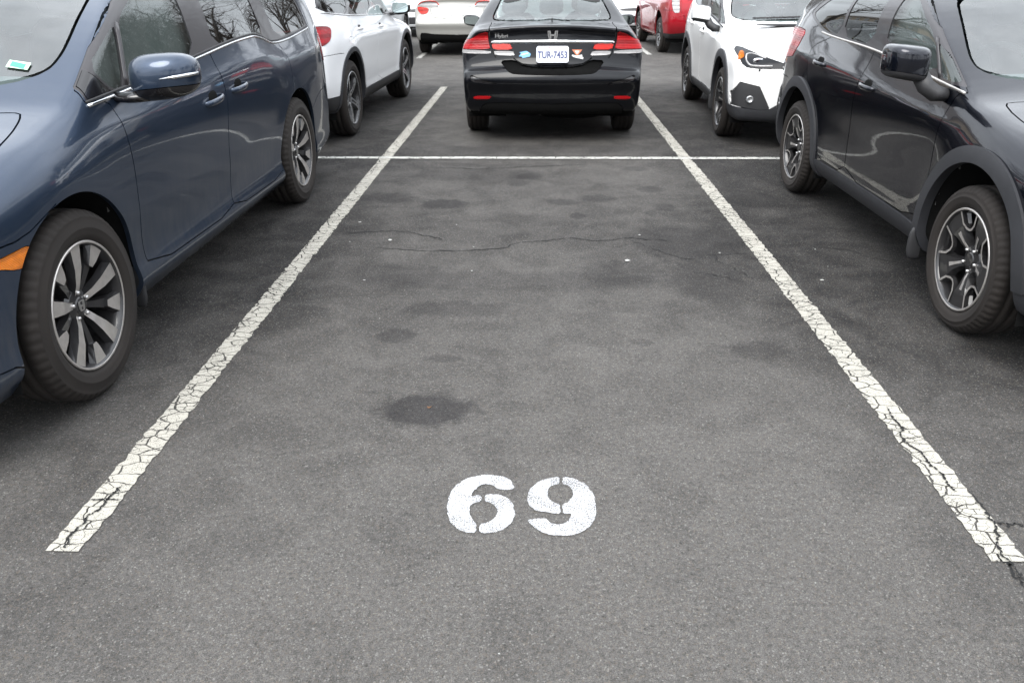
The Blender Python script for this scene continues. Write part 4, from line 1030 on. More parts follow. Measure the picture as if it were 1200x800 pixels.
def build_black_sedan():
    b = sedan_body(.0215)
    root, ob, sk, g = car('sedan', 'black sedan seen from behind, parked ahead of the empty numbered bay', 'car', b, sedan_regions('split'), sedan_parts(M['black'], 'split'), (.165, 11.55), math.pi, 2.67, (.872, .32), 'sedan', M['black'],
                          ('sedan', .21, .205, 'five', M['alloy_silver'], M['alloy_dark'], False), cabin=(.70, .88, 1.25, (2.2,), .56, .37, M['seat_dark']))
    ry = lambda x, z: rear_y(b, x, z)
    # chrome bar across the boot lid
    xs = np.linspace(-.588, .588, 41); pts = np.array([(x, ry(abs(x), .946)+.006, .946-.012*(x/.588)**2) for x in xs])
    v, f = band(pts, .0165, .008); new_obj('chrome_bar', v, f, M['chrome'], root)
    # lip spoiler shadow line is the body itself; badge, lettering and stickers
    def on_lid(x, z, off=.003):
        y0, y1 = ry(abs(x), z+.02), ry(abs(x), z-.02); t = (y0-y1)/.04
        w = np.array([0, 1, -t]); w /= np.linalg.norm(w); vv = np.array([0, t, 1]); vv /= np.linalg.norm(vv)
        return np.array([x, ry(abs(x), z)+off, z]), np.array([-1., 0, 0]), vv, w
    v, f = emblem_h(.098, .006); new_obj('badge', place(v, *on_lid(0, 1.005, .006)), f, M['chrome'], root, smooth=False)
    v, f = text_mesh('Hybrid', .042, 1.3, .002, .0014); new_obj('lettering', place(v, *on_lid(.47, .992, .012)), f, M['chrome'], root, smooth=False)
    plate(root, b, .835, 0, text='TUR-7453', sub='VIRGINIA')
    o0 = on_lid(.262, .835, .007)
    v, f = prism([(-.055, -.02), (-.035, .012), (-.055, .018), (.01, .03), (.055, .034), (.05, .012), (.055, .0), (.048, -.02), (-.02, -.036), (-.03, -.02)], .001); st = new_obj('bumper_sticker', place(v, *o0), f, M['sticker_blue'], root, smooth=False)
    v, f = prism([(-.03, .0), (.035, .016), (.033, .008), (-.03, -.008)], .0012); new_obj('sticker_mark', place(v, *on_lid(.262, .835, .0075)), f, M['sticker_white'], st, smooth=False)
    o1 = on_lid(-.232, .834, .008)
    v, f = prism([(-.048, .042), (.048, .042), (.014, .0), (0, -.02), (-.014, .0)], .001); st = new_obj('team_sticker', place(v, *o1), f, M['sticker_orange'], root, smooth=False)
    for s in (-1, 1):
        v, f = prism([(s*.056, -.044), (s*.06, -.026), (-s*.046, -.002), (-s*.052, -.020)], .0012); new_obj('crossed_bar', place(v, *on_lid(-.232, .834, .0085+.0006*s)), f, M['sticker_white'], st, smooth=False)
    v, f = prism([(-.022, .032), (.022, .032), (.006, .006), (-.006, .006)], .0012); new_obj('sticker_mark', place(v, *on_lid(-.232, .834, .009)), f, M['sticker_white'], st, smooth=False)
    v, f = rbox((-.2, 3.25, .30), (.35, .12, .085), 3, 10); new_obj('silencer', v, f, M['under'], root)
    v, f = rbox((0, 2.67, .30), (.62, .05, .045), 3, 8); new_obj('rear_axle', v, f, M['under'], root)
    for s in (-1, 1):
        add_mirror(root, s, (.955, .74, 1.0), (.105, .075, .068), M['black'], M['plastic'], ([(.80, .70, .97), (.86, .72, .975)], [(.04, .025), (.035, .022)]), split_z=-.6)
        for par, y, z in ((ob[('front_door', s)], 1.28, .83), (ob[('rear_door', s)], 2.25, .86)): add_handle(root, par, b, s, y, z, .19, M['black'], .02)
    v, f = tube([(0, 2.12, 1.42), (0, 2.2, 1.50)], .006, 6); new_obj('antenna', v, f, M['plastic'], root)
    xs = np.linspace(.35, .56, 8); v, f = tube([(0, 3.0, 1.118), (0, 3.03, 1.128), (0, 3.05, 1.118)], .007, 6); new_obj('washer_nozzle', v, f, M['plastic'], root)
    return root

def plain_sedan(name, label, mat, loc, rotz, rear, seatmat=None):
    b = sedan_body(.042, .02)
    root, ob, sk, g = car(name, label, 'car', b, sedan_regions(rear), sedan_parts(mat, rear), loc, rotz, 2.67, (.872, .32), name, mat, ('far', .21, .205, 'ten', M['alloy_silver'], M['alloy_dark'], False), inner_h=.11)
    for s in (-1, 1): add_mirror(root, s, (.955, .74, 1.0), (.105, .075, .068), mat, M['plastic'], ([(.80, .70, .97), (.86, .72, .975)], [(.04, .025), (.035, .022)]), split_z=-.6)
    if rear == 'outline':
        plate(root, b, .845)
        xs = np.linspace(-.40, .40, 21); v, f = band(np.array([(x, rear_y(b, abs(x), .935)+.004, .935) for x in xs]), .012, .008); new_obj('chrome_bar', v, f, M['chrome'], root)
        v, f = rbox((0, 2.9, .30), (.6, .35, .06), 3, 8); new_obj('silencer', v, f, M['under'], root)
        for s in (-1, 1):
            pts = [(.36, .94), (.40, 1.005), (.58, 1.035), (.70, 1.01), (.795, .96)]
            v, f = tube([(s*x, rear_y(b, x, z)+.006, z) for x, z in catmull(pts, 6, False)], .011, 6); new_obj('lamp_outline', v, f, M['red_bright'], root)
    return root

# ================================================================== sport-utility and wagon bodies
def suv_body(h, gstep=.01, low=0.):
    q = lambda z: z-low*np.clip((z-.9)/.7, 0, 1)
    prof = [(-.82, .30), (-.88, .55), (-.85, .80), (-.70, .93), (-.3, 1.01), (.1, 1.06), (.32, 1.09), (.46, 1.15), (1.0, 1.42), (1.35, 1.555), (1.8, 1.63), (2.4, 1.635), (3.0, 1.585), (3.40, 1.52), (3.50, 1.47), (3.66, 1.20),
            (3.72, 1.02), (3.76, .75), (3.74, .52), (3.60, .34), (3.2, .28), (1.4, .26), (-.6, .28)]
    prof = [(y, float(q(z))) for y, z in prof]
    lines = [
        [(-1, .25, .74), (-.5, .25, .84), (1.4, .25, .85), (3.3, .26, .84), (3.85, .28, .74)],
        [(-1, .34, .80), (-.45, .34, .905), (1.4, .34, .915), (3.2, .36, .905), (3.85, .38, .80)],
        [(-1, .48, .82), (-.45, .48, .928), (1.4, .48, .926), (3.2, .48, .925), (3.85, .5, .83)],
        [(-1, .70, .82), (-.45, .70, .93), (0, .70, .94), (1.4, .68, .934), (2.87, .72, .944), (3.3, .72, .928), (3.85, .72, .83)],
        [(-1, .90, .78), (-.45, .90, .91), (0, .93, .93), (1.4, .97, .942), (2.87, 1.0, .94), (3.3, .99, .915), (3.85, .98, .80)],
        [(-1, 1.0, .68), (0, 1.04, .88), (.4, 1.06, .90), (1.5, 1.09, .905), (2.6, 1.12, .90), (3.3, 1.14, .87), (3.85, 1.14, .75)],
        [(-1, 1.3, .6), (0, 1.32, .78), (.5, 1.36, .835), (1.5, 1.4, .83), (2.6, 1.4, .815), (3.3, 1.4, .78), (3.85, 1.38, .68)],
        [(-1, 1.55, .5), (.6, 1.55, .72), (1.6, 1.58, .72), (2.6, 1.57, .705), (3.8, 1.5, .60)],
        [(-1, 1.75, .45), (1.6, 1.75, .55), (3.8, 1.72, .48)]]
    lines = [[(y, float(q(z)), wv) for y, z, wv in l] for l in lines]
    K = [(-1, .3), (-.2, .24), (.4, .2), (1.0, .14), (1.7, .02), (2.3, 0), (3.0, -.02), (3.4, -.10), (3.85, -.16)]
    C = [(-1, .06), (.2, .07), (1.5, .1), (2.8, .1), (3.85, .05)]
    RL = [(-1, .18), (-.5, .11), (0, .08), (2.7, .08), (3.3, .12), (3.85, .18)]
    RU = [(-1, .16), (-.2, .11), (.3, .08), (.8, .07), (1.5, .09), (3.0, .09), (3.5, .08), (3.85, .1)]
    return Body(prof, lines, K, C, RL, RU, 1.05, ((0, .37, .455), (2.873, .37, .455)), h=h, flare=.012, gstep=gstep)

def suv(name, label, mat, loc, rotz, style, h, gstep, low=0., cat='car', near=False):
    b = suv_body(h, gstep, low); q = lambda z: z-low*np.clip((z-.9)/.7, 0, 1)
    P = lambda pts: [(y, float(q(z))) for y, z in pts]
    rg = [
        reg('front_door', 'side', P([(.47, 1.06), (.52, .80), (.55, .40), (1.68, .40), (1.68, .75), (1.62, 1.08), (1.60, 1.53), (1.25, 1.48), (.9, 1.33), (.45, 1.12)]), .005, 1),
        reg('rear_door', 'side', P([(1.69, .40), (1.69, .75), (1.63, 1.08), (1.61, 1.53), (2.5, 1.53), (2.62, 1.15), (2.72, 1.02), (2.60, .85), (2.45, .70), (2.38, .40)]), .005, 1),
        reg('window_frame', 'side', P([(.42, 1.085), (.9, 1.32), (1.3, 1.475), (1.8, 1.535), (2.6, 1.525), (3.2, 1.45), (3.46, 1.36), (3.52, 1.22), (2.6, 1.155), (1.5, 1.115)]), 0, 1),
        reg('front_window', 'side', P([(.62, 1.11), (1.0, 1.31), (1.3, 1.445), (1.54, 1.49), (1.58, 1.13)]), 0, 1, open_=True),
        reg('rear_door_window', 'side', P([(1.68, 1.135), (1.66, 1.505), (2.48, 1.50), (2.58, 1.165)]), 0, 1, open_=True),
        reg('rear_side_window', 'side', P([(2.66, 1.172), (2.58, 1.495), (3.15, 1.43), (3.42, 1.34), (3.47, 1.235)]), 0, 1, open_=True),
        reg('windscreen', 'front', P([(-.1, 1.11), (.5, 1.12), (.72, 1.14), (.70, 1.22), (.60, 1.49), (-.1, 1.52)]), .012, 2, lim=(-.1, 1.7), nmin=(2, .25), open_=True),
        reg('rear_window', 'rear', P([(-.1, 1.16), (.60, 1.16), (.64, 1.22), (.56, 1.46), (-.1, 1.48)]), .008, 2, lim=(3.0, 4.0), nmin=(1, .25), open_=True),
        reg('gap', 'rear', P([(.66, 1.5), (.70, 1.18), (.64, 1.08), (.60, .80), (.58, .62), (-.1, .60)]), line=.004, lim=(3.2, 4), split=False),
        reg('gap', 'side', P([(3.16, .83), (3.3, .84), (3.8, .84)]), line=.003, lim=(3.0, 4)),
        reg('fuel_flap', 'side', P([(2.78, .96), (2.96, .96), (2.96, .83), (2.78, .83)]), .004, 2, lim=(2.6, 3.1), sides=(-1,)),
    ]
    pt = {'front_door': dict(mat=mat, name='door'), 'rear_door': dict(mat=mat, name='door'), 'window_frame': dict(mat=M['gloss_black'], off=-.002), 'fuel_flap': dict(mat=mat),
          'front_window': dict(mat=M['glass'], off=-.006, lip=0, parent='front_door', name='door_window'), 'rear_door_window': dict(mat=M['glass_dark'], off=-.006, lip=0, parent='rear_door', name='door_window'),
          'rear_side_window': dict(mat=M['glass_dark'], off=-.005, lip=0), 'windscreen': dict(mat=M['glass_ws'], lip=0, off=-.004), 'rear_window': dict(mat=M['glass_dark'], lip=0)}
    if style == 'suv':
        rg += [reg('tail_light', 'side', [(3.36, 1.06), (3.40, 1.085), (3.56, 1.095), (3.9, 1.09), (3.9, .93), (3.60, .925), (3.44, .97)], .005, 1, lim=(3.2, 4), side_slack=.4),
               reg('rear_bumper', 'side', fn=lambda p: p[:, 2]-.455, lim=(3.35, 4), gap=.004, split=False),
               reg('sill_cladding', 'side', fn=lambda p: np.maximum(p[:, 2]-.40, np.maximum(.35-p[:, 1], p[:, 1]-2.52)), lim=(.3, 2.56), gap=.004),
               reg('arch_cladding', 'side', fn=lambda p: np.where(p[:, 2] < .22, 1, arch_fn(0, .37, .50)(p)), lim=(-.8, .8), split=True),
               reg('rear_arch', 'side', fn=lambda p: np.where(p[:, 2] < .22, 1, arch_fn(2.873, .37, .50)(p)), lim=(2.2, 3.6), split=True)]
        pt.update({'tail_light': dict(mat=M['dark_red'], off=.006), 'rear_bumper': dict(mat=M['plastic'], off=.004), 'sill_cladding': dict(mat=M['plastic'], off=.005), 'arch_cladding': dict(mat=M['cladding'], off=.010, lip=.04, name='wheel_arch_trim'), 'rear_arch': dict(mat=M['cladding'], off=.010, lip=.04, name='wheel_arch_trim')})
    elif style == 'wagon':
        rg += [reg('tail_light', 'rear', [(.66, 1.28), (.79, 1.25), (.84, .98), (.80, .80), (.68, .80), (.70, 1.0)], .005, 1, lim=(3.25, 4), split=True),
               reg('tailgate', 'rear', [(-.1, .62), (.50, .62), (.58, .74), (.66, .80), (.665, 1.10), (-.1, 1.12)], .005, 1, lim=(3.3, 4), split=False),
               reg('rear_bumper', 'rear', [(-.1, .42), (.52, .43), (.70, .40), (1, .40), (1, .1), (-.1, .1)], .004, 1, lim=(3.3, 4), split=False)]
        pt.update({'tail_light': dict(mat=M['clear_lens'], off=.005), 'tailgate': dict(mat=mat), 'rear_bumper': dict(mat=M['plastic'])})
    else:
        rg += [reg('tail_light', 'side', [(3.40, 1.05), (3.9, 1.06), (3.9, .90), (3.5, .90)], .005, 1, lim=(3.2, 4), side_slack=.4)]
        pt.update({'tail_light': dict(mat=M['red_lens'], off=.004)})
    wl = ('suv', .245, .262, 'five', M['alloy_silver'], M['alloy_dark'], False) if style == 'suv' else ('wagon', .215, .225, 'ten', M['alloy_silver'], M['alloy_dark'], False)
    Rt = .372 if style == 'suv' else .345
    root, ob, sk, g = car(name, label, cat, b, rg, pt, loc, rotz, 2.873, (.935, Rt), name, mat, wl, inner_h=.09 if style == 'suv' else .12, cabin=(.66, 1.02, 1.35, (2.3,), .72, .4, M['seat_dark']) if style == 'suv' else None)
    for s in (-1, 1):
        add_mirror(root, s, (1.055, .72, float(q(1.155))), (.115, .08, .082), mat, M['gloss_black'] if style == 'suv' else M['plastic'], ([(.87, .66, float(q(1.08))), (.94, .68, float(q(1.085))), (1.0, .70, float(q(1.10)))], [(.05, .025), (.045, .025), (.04, .02)]), split_z=.35 if style == 'suv' else -.6)
        if style == 'suv':
            for par, y, z in ((ob[('front_door', s)], 1.47, .985), (ob[('rear_door', s)], 2.44, 1.015)):
                add_handle(root, par, b, s, y, z, .20, mat, .03, .015); x = b.W(np.array([y]), np.array([z]))[0]
                v, f = rbox((s*(x-.004), y, z+.008), (.006, .055, .03), 2.2, 10); new_obj('handle_cup', v, f, M['plastic'], par)
            ys = np.linspace(.5, 3.45, 40); zs = pchip([.42, 1.5, 2.6, 3.52], [1.078, 1.108, 1.148, 1.215], ys); v, f = band(np.c_[s*(b.W(ys, zs)+.001), ys, zs], .006, .005); new_obj('belt_moulding', v, f, M['chrome'], root)
    if style == 'wagon':
        v, f = text_mesh('PRIUS', .07, 1.3, .003) if False else rbox((.42, rear_y(b, .42, 1.05)+.004, 1.05), (.13, .006, .018), 3, 8); new_obj('lettering', v, f, M['chrome'], root)
        plate(root, b, .88)
    return root

# ================================================================== camera, light, sky
def setup_camera():
    f, pitch, yaw, roll, h = 944.373, .4288584, .0284736, .0042644, 1.538820
    cy, sy = math.cos(yaw), math.sin(yaw)
    fwd = np.array([-sy*math.cos(pitch), cy*math.cos(pitch), -math.sin(pitch)]); right = np.array([cy, sy, 0.]); down = np.cross(fwd, right)
    r = right*math.cos(roll)+down*math.sin(roll); d = -right*math.sin(roll)+down*math.cos(roll)
    from mathutils import Matrix
    cam = bpy.data.cameras.new('camera'); o = bpy.data.objects.new('camera', cam); COL.objects.link(o)
    m = Matrix(((r[0], -d[0], -fwd[0], 0), (r[1], -d[1], -fwd[1], 0), (r[2], -d[2], -fwd[2], h), (0, 0, 0, 1)))
    o.matrix_world = m
    cam.sensor_width = 36; cam.lens = f/1200*36; cam.clip_start = .05; cam.clip_end = 2000
    cam.dof.use_dof = True; cam.dof.focus_distance = 3.4; cam.dof.aperture_fstop = 7.1
    scene.camera = o
setup_camera()
w = bpy.data.worlds.new('World'); scene.world = w; w.use_nodes = True; nt = w.node_tree; bg = nt.nodes['Background']
sky = nt.nodes.new('ShaderNodeTexSky'); sky.sky_type = 'NISHITA'; sky.sun_disc = False; sky.sun_elevation = R(52); sky.sun_rotation = R(200); sky.dust_density = 4; sky.air_density = 1; sky.ozone_density = 1
hs = N(nt, 'ShaderNodeHueSaturation', Saturation=.25); L(nt, sky.outputs[0], hs.inputs['Color'])
tc = nt.nodes.new('ShaderNodeTexCoord'); mp = N(nt, 'ShaderNodeMapping'); mp.inputs['Scale'].default_value = (1, 1, 2.2); L(nt, tc.outputs['Generated'], mp.inputs['Vector'])
cl = noise(nt, mp.outputs[0], 2.1, 6, .58, .3)
sep = N(nt, 'ShaderNodeSeparateXYZ'); L(nt, tc.outputs['Generated'], sep.inputs[0])
zen = ramp(nt, sep.outputs[2], -.05, .9, .72, 1.25)
cv = math_n(nt, 'MULTIPLY', ramp(nt, cl, .3, .72, .78, 1.2), zen)
cc = N(nt, 'ShaderNodeCombineColor'); 
for i, k in enumerate((5.6, 5.9, 6.3)): L(nt, math_n(nt, 'MULTIPLY', cv, k), cc.inputs[i])
L(nt, mixc(nt, .85, hs.outputs[0], cc.outputs[0]), bg.inputs['Color']); bg.inputs['Strength'].default_value = .12
sl = bpy.data.lights.new('sun', 'SUN'); sl.energy = .9; sl.angle = R(40); sl.color = (1, .97, .92)
so = bpy.data.objects.new('sun', sl); COL.objects.link(so); so.rotation_euler = (R(38), 0, R(-20))
scene.view_settings.view_transform = 'Standard'; scene.view_settings.look = 'None'; scene.view_settings.gamma = 1; scene.view_settings.exposure = 1.75
scene.view_settings.use_curve_mapping = False
scene.cycles.use_denoising = True
scene.cycles.max_bounces = 8; scene.cycles.transparent_max_bounces = 16; scene.cycles.caustics_reflective = False; scene.cycles.caustics_refractive = False

# ================================================================== ground
def flat(name, poly, z, mat, kind='structure'):
    n = len(poly); o = new_obj(name, [(x, y, z) for x, y in poly], [tuple(range(n))], mat, smooth=False); o['kind'] = kind; return o

m, nt, b, out = nodemat('asphalt'); co = objco(nt)
g1 = noise(nt, co, 380, 3, .8); g2 = noise(nt, co, 60, 3, .65); g3 = noise(nt, co, 1.7, 5, .62); g4 = noise(nt, co, .42, 4, .6); g5 = noise(nt, co, 420, 2, .6)
vor = N(nt, 'ShaderNodeTexVoronoi', Scale=260); L(nt, co, vor.inputs['Vector'])
vs = nt.nodes.new('ShaderNodeSeparateColor'); L(nt, vor.outputs['Color'], vs.inputs[0])
# paler where worn; darker under the cars, partly shade put into the colour
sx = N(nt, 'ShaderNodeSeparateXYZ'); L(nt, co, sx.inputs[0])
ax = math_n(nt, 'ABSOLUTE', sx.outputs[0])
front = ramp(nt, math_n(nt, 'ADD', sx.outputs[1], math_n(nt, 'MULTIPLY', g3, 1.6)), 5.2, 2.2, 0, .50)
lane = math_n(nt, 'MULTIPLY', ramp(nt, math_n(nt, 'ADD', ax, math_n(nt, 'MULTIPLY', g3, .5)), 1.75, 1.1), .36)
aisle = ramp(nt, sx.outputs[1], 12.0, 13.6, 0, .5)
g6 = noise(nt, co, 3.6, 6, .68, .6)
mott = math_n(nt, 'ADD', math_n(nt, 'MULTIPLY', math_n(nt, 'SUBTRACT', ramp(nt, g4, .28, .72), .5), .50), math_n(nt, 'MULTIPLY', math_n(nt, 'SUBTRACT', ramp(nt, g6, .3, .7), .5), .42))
wear_shade = math_n(nt, 'ADD', math_n(nt, 'ADD', .19, mott), math_n(nt, 'MAXIMUM', math_n(nt, 'ADD', front, lane), aisle), clamp=True)
base = mixc(nt, wear_shade, (.0165, .0164, .0168), (.106, .101, .0955))
st = ramp(nt, vs.outputs[0], .3, 1.0, .6, 1.4)
grain = math_n(nt, 'MULTIPLY', ramp(nt, g1, .3, .72, .34, 1.72), ramp(nt, g2, .25, .75, .75, 1.22))
grain = math_n(nt, 'MULTIPLY', grain, math_n(nt, 'ADD', math_n(nt, 'MULTIPLY', st, .5), .55))
gc = nt.nodes.new('ShaderNodeCombineColor')
for i in range(3): L(nt, grain, gc.inputs[i])
col = mixc(nt, 1.0, base, gc.outputs[0], 'MULTIPLY')
vb = N(nt, 'ShaderNodeTexVoronoi', Scale=95, Randomness=1); L(nt, co, vb.inputs['Vector']); vc = nt.nodes.new('ShaderNodeSeparateColor'); L(nt, vb.outputs['Color'], vc.inputs[0])
stone = math_n(nt, 'MULTIPLY', ramp(nt, vb.outputs['Distance'], .42, .30), ramp(nt, vc.outputs[0], .72, .80)); stone = math_n(nt, 'MULTIPLY', stone, .75)       # scattered larger stones, pale and dark
sv = mixc(nt, vc.outputs[1], (.35, .35, .36), (1.5, 1.46, 1.4)); col = mixc(nt, stone, col, mixc(nt, 1.0, col, sv, 'MULTIPLY'))
tint = mixc(nt, ramp(nt, vs.outputs[1], .80, .97), col, (.18, .145, .11)); col = mixc(nt, .35, col, tint)
pale = math_n(nt, 'MULTIPLY', ramp(nt, vs.outputs[2], .965, .985), .35); col = mixc(nt, pale, col, (.36, .35, .33))
# oil stains with their own ragged outline: (x, y, half width, half depth, strength)
def stain(col, x, y, rx, ry, s, ed=.34):
    mp = N(nt, 'ShaderNodeMapping'); mp.inputs['Location'].default_value = (-x/rx, -y/ry, 0); mp.inputs['Scale'].default_value = (1/rx, 1/ry, 1); L(nt, co, mp.inputs['Vector'])
    wob = noise(nt, co, 2.4/max(rx, .10), 6, .72)
    ln = N(nt, 'ShaderNodeVectorMath', _operation='LENGTH'); L(nt, mp.outputs[0], ln.inputs[0])
    d = math_n(nt, 'ADD', ln.outputs['Value'], math_n(nt, 'MULTIPLY', math_n(nt, 'SUBTRACT', wob, .5), 1.25))
    f = ramp(nt, d, 1.0+ed*.4, 1.0-ed, 0, s)
    return mixc(nt, f, col, (.26, .26, .28), 'MULTIPLY') if False else mixc(nt, f, col, mixc(nt, 1.0, col, (.30, .30, .325), 'MULTIPLY'))
STAINS = [(-0.409, 2.721, 0.205, 0.14, 0.8), (-0.661, 5.779, 0.188, 0.144, 0.75), (-0.636, 3.423, 0.1, 0.088, 0.55), (-0.386, 3.755, 0.301, 0.113, 0.4), (-0.042, 6.655, 0.127, 0.123, 0.5), (-0.129, 6.415, 0.096, 0.115, 0.5), (0.216, 5.837, 0.138, 0.097, 0.5), (0.474, 5.939, 0.159, 0.125, 0.5), (0.305, 5.471, 0.065, 0.087, 0.6), (0.947, 5.704, 0.086, 0.116, 0.5), (0.905, 6.23, 0.133, 0.109, 0.45), (0.874, 6.951, 0.117, 0.1, 0.45), (-1.097, 5.948, 0.226, 0.177, 0.5), (0.983, 4.884, 0.425, 0.387, 0.55), (0.498, 3.366, 0.055, 0.047, 0.4), (-0.391, 3.179, 0.083, 0.043, 0.35), (0.504, 4.307, 0.288, 0.199, 0.3), (-0.117, 4.156, 0.935, 0.161, 0.28), (-0.747, 4.287, 0.289, 0.199, 0.3), (1.014, 3.295, 0.152, 0.108, 0.35), (0.956, 4.192, 0.233, 0.337, 0.35), (0.113, 7.799, 1.225, 0.246, 0.25), (-0.471, 6.717, 0.716, 0.22, 0.3), (1.605, 5.91, 0.283, 0.247, 0.4), (1.699, 5.151, 0.222, 0.232, 0.3)]
for sarg in STAINS: col = stain(col, *sarg)
L(nt, col, b.inputs['Base Color'])
b.inputs['Roughness'].default_value = .85; b.inputs['Specular IOR Level'].default_value = .25
hgt = math_n(nt, 'ADD', math_n(nt, 'MULTIPLY', g1, .6), math_n(nt, 'ADD', math_n(nt, 'MULTIPLY', vs.outputs[0], .5), math_n(nt, 'MULTIPLY', g5, .25)))
bn = N(nt, 'ShaderNodeBump', Strength=.8, Distance=.006); L(nt, hgt, bn.inputs['Height']); L(nt, bn.outputs[0], b.inputs['Normal'])
M['asphalt'] = m
flat('asphalt_ground', [(-400, -300), (400, -300), (400, 500), (-400, 500)], 0, M['asphalt'])

def paint_mat(name, colr, ragged, cw, cell, speck, crack=True):
    m = bpy.data.materials.new(name); m.use_nodes = True; nt = m.node_tree; b = nt.nodes['Principled BSDF']; out = nt.nodes['Material Output']; co = objco(nt)
    wob = N(nt, 'ShaderNodeTexNoise', Scale=14, Detail=4); L(nt, co, wob.inputs['Vector'])
    wv = N(nt, 'ShaderNodeVectorMath', _operation='MULTIPLY_ADD'); wv.inputs[1].default_value = (.045, .045, 0); L(nt, wob.outputs['Color'], wv.inputs[0]); L(nt, co, wv.inputs[2])
    mp = N(nt, 'ShaderNodeMapping'); mp.inputs['Scale'].default_value = (1/cell[0], 1/cell[1], 0); L(nt, wv.outputs[0], mp.inputs['Vector'])
    vo = N(nt, 'ShaderNodeTexVoronoi', Scale=1, Randomness=.85); vo.feature = 'DISTANCE_TO_EDGE'; vo.voronoi_dimensions = '2D'; L(nt, mp.outputs[0], vo.inputs['Vector'])
    mp2 = N(nt, 'ShaderNodeMapping'); mp2.inputs['Scale'].default_value = (2.6/cell[0], 2.6/cell[1], 0); L(nt, wv.outputs[0], mp2.inputs['Vector'])
    vo2 = N(nt, 'ShaderNodeTexVoronoi', Scale=1, Randomness=1); vo2.feature = 'DISTANCE_TO_EDGE'; vo2.voronoi_dimensions = '2D'; L(nt, mp2.outputs[0], vo2.inputs['Vector'])
    big = noise(nt, co, 6, 4); tone = noise(nt, co, 30, 4, .65)
    a1 = ramp(nt, math_n(nt, 'SUBTRACT', vo.outputs['Distance'], math_n(nt, 'MULTIPLY', big, cw)), -.012, .016)
    a2 = ramp(nt, math_n(nt, 'SUBTRACT', vo2.outputs['Distance'], math_n(nt, 'MULTIPLY', ramp(nt, big, .40, .66), cw*.85)), -.02, .02)
    sp = math_n(nt, 'ADD', noise(nt, co, 240, 3, .7), math_n(nt, 'MULTIPLY', math_n(nt, 'SUBTRACT', noise(nt, co, 11, 4, .6), .5), .22)); a3 = ramp(nt, sp, speck, speck+.05)
    al = math_n(nt, 'MULTIPLY', math_n(nt, 'MULTIPLY', a1, a2), a3) if crack else a3
    tr = N(nt, 'ShaderNodeBsdfTransparent'); mx = nt.nodes.new('ShaderNodeMixShader'); L(nt, al, mx.inputs[0]); L(nt, tr.outputs[0], mx.inputs[1]); L(nt, b.outputs[0], mx.inputs[2]); L(nt, mx.outputs[0], out.inputs[0])
    L(nt, mixc(nt, tone, tuple(c*.8 for c in colr), tuple(min(1, c*1.12) for c in colr)), b.inputs['Base Color']); b.inputs['Roughness'].default_value = .75
    bn = N(nt, 'ShaderNodeBump', Strength=.3, Distance=.003); L(nt, noise(nt, co, 160, 3), bn.inputs['Height']); L(nt, bn.outputs[0], b.inputs['Normal'])
    return m
M['line'] = paint_mat('cracked_line_paint', (.405, .388, .340), 0, .066, (.105, .06), .37)
M['line_thin'] = paint_mat('line_paint', (.49, .485, .45), 0, .075, (.10, .07), .34)
M['digit'] = paint_mat('stencil_paint', (.50, .505, .52), 0, 0, (1, 1), .44, crack=False)

def ragged(pts, amp, step, seed):
    rg_ = np.random.default_rng(seed); out = []
    P = np.asarray(pts, float)
    for i in range(len(P)):
        a, c = P[i], P[(i+1) % len(P)]; n = max(1, int(np.linalg.norm(c-a)/step)); t = np.arange(n)/n
        d = (c-a)/max(np.linalg.norm(c-a), 1e-6); nn = np.array([-d[1], d[0]])
        j = rg_.normal(0, amp, n); j = (j+np.roll(j, 1)*.6); j[0] *= .3
        out.append(a+t[:, None]*(c-a)+j[:, None]*nn)
    return np.vstack(out)
def strip(name, a, b, wd, z, mat, seed, amp=.0034, curve=None):
    """painted stripe: a long quad strip with slightly ragged sides"""
    a, b = np.array(a, float), np.array(b, float); L_ = np.linalg.norm(b-a); n = max(2, int(L_/.02)); t = np.linspace(0, 1, n+1); d = (b-a)/L_; nn = np.array([-d[1], d[0]])
    rg_ = np.random.default_rng(seed); c = a+t[:, None]*(b-a)
    if curve is not None: c = c+curve(t)[:, None]*nn
    l, r = c+nn*(wd/2+rg_.normal(0, amp, n+1))[:, None], c-nn*(wd/2+rg_.normal(0, amp, n+1))[:, None]
    V = [(x, y, z) for x, y in l]+[(x, y, z) for x, y in r]; F = [(i, n+1+i, n+2+i, i+1) for i in range(n)]
    o = new_obj(name, V, F, mat, smooth=False); o['kind'] = 'structure'; return o
XL, XR = -1.372, 1.368
strip('painted_line', (XL, 1.857), (XL+.03, 12.40), .102, .004, M['line'], 1)
strip('painted_line', (XR, 1.872), (XR+.0, 12.45), .102, .004, M['line'], 2)
strip('painted_line', (-4.2, 7.362), (4.2, 7.362), .088, .008, M['line_thin'], 3)
for x0, ya in ((-2.31, 16.8), (2.34, 17.5), (-5.1, 16.8), (5.1, 17.5)): strip('painted_line', (x0, ya), (x0*1.02, ya+5.2), .10, .004, M['line_thin'], 5)

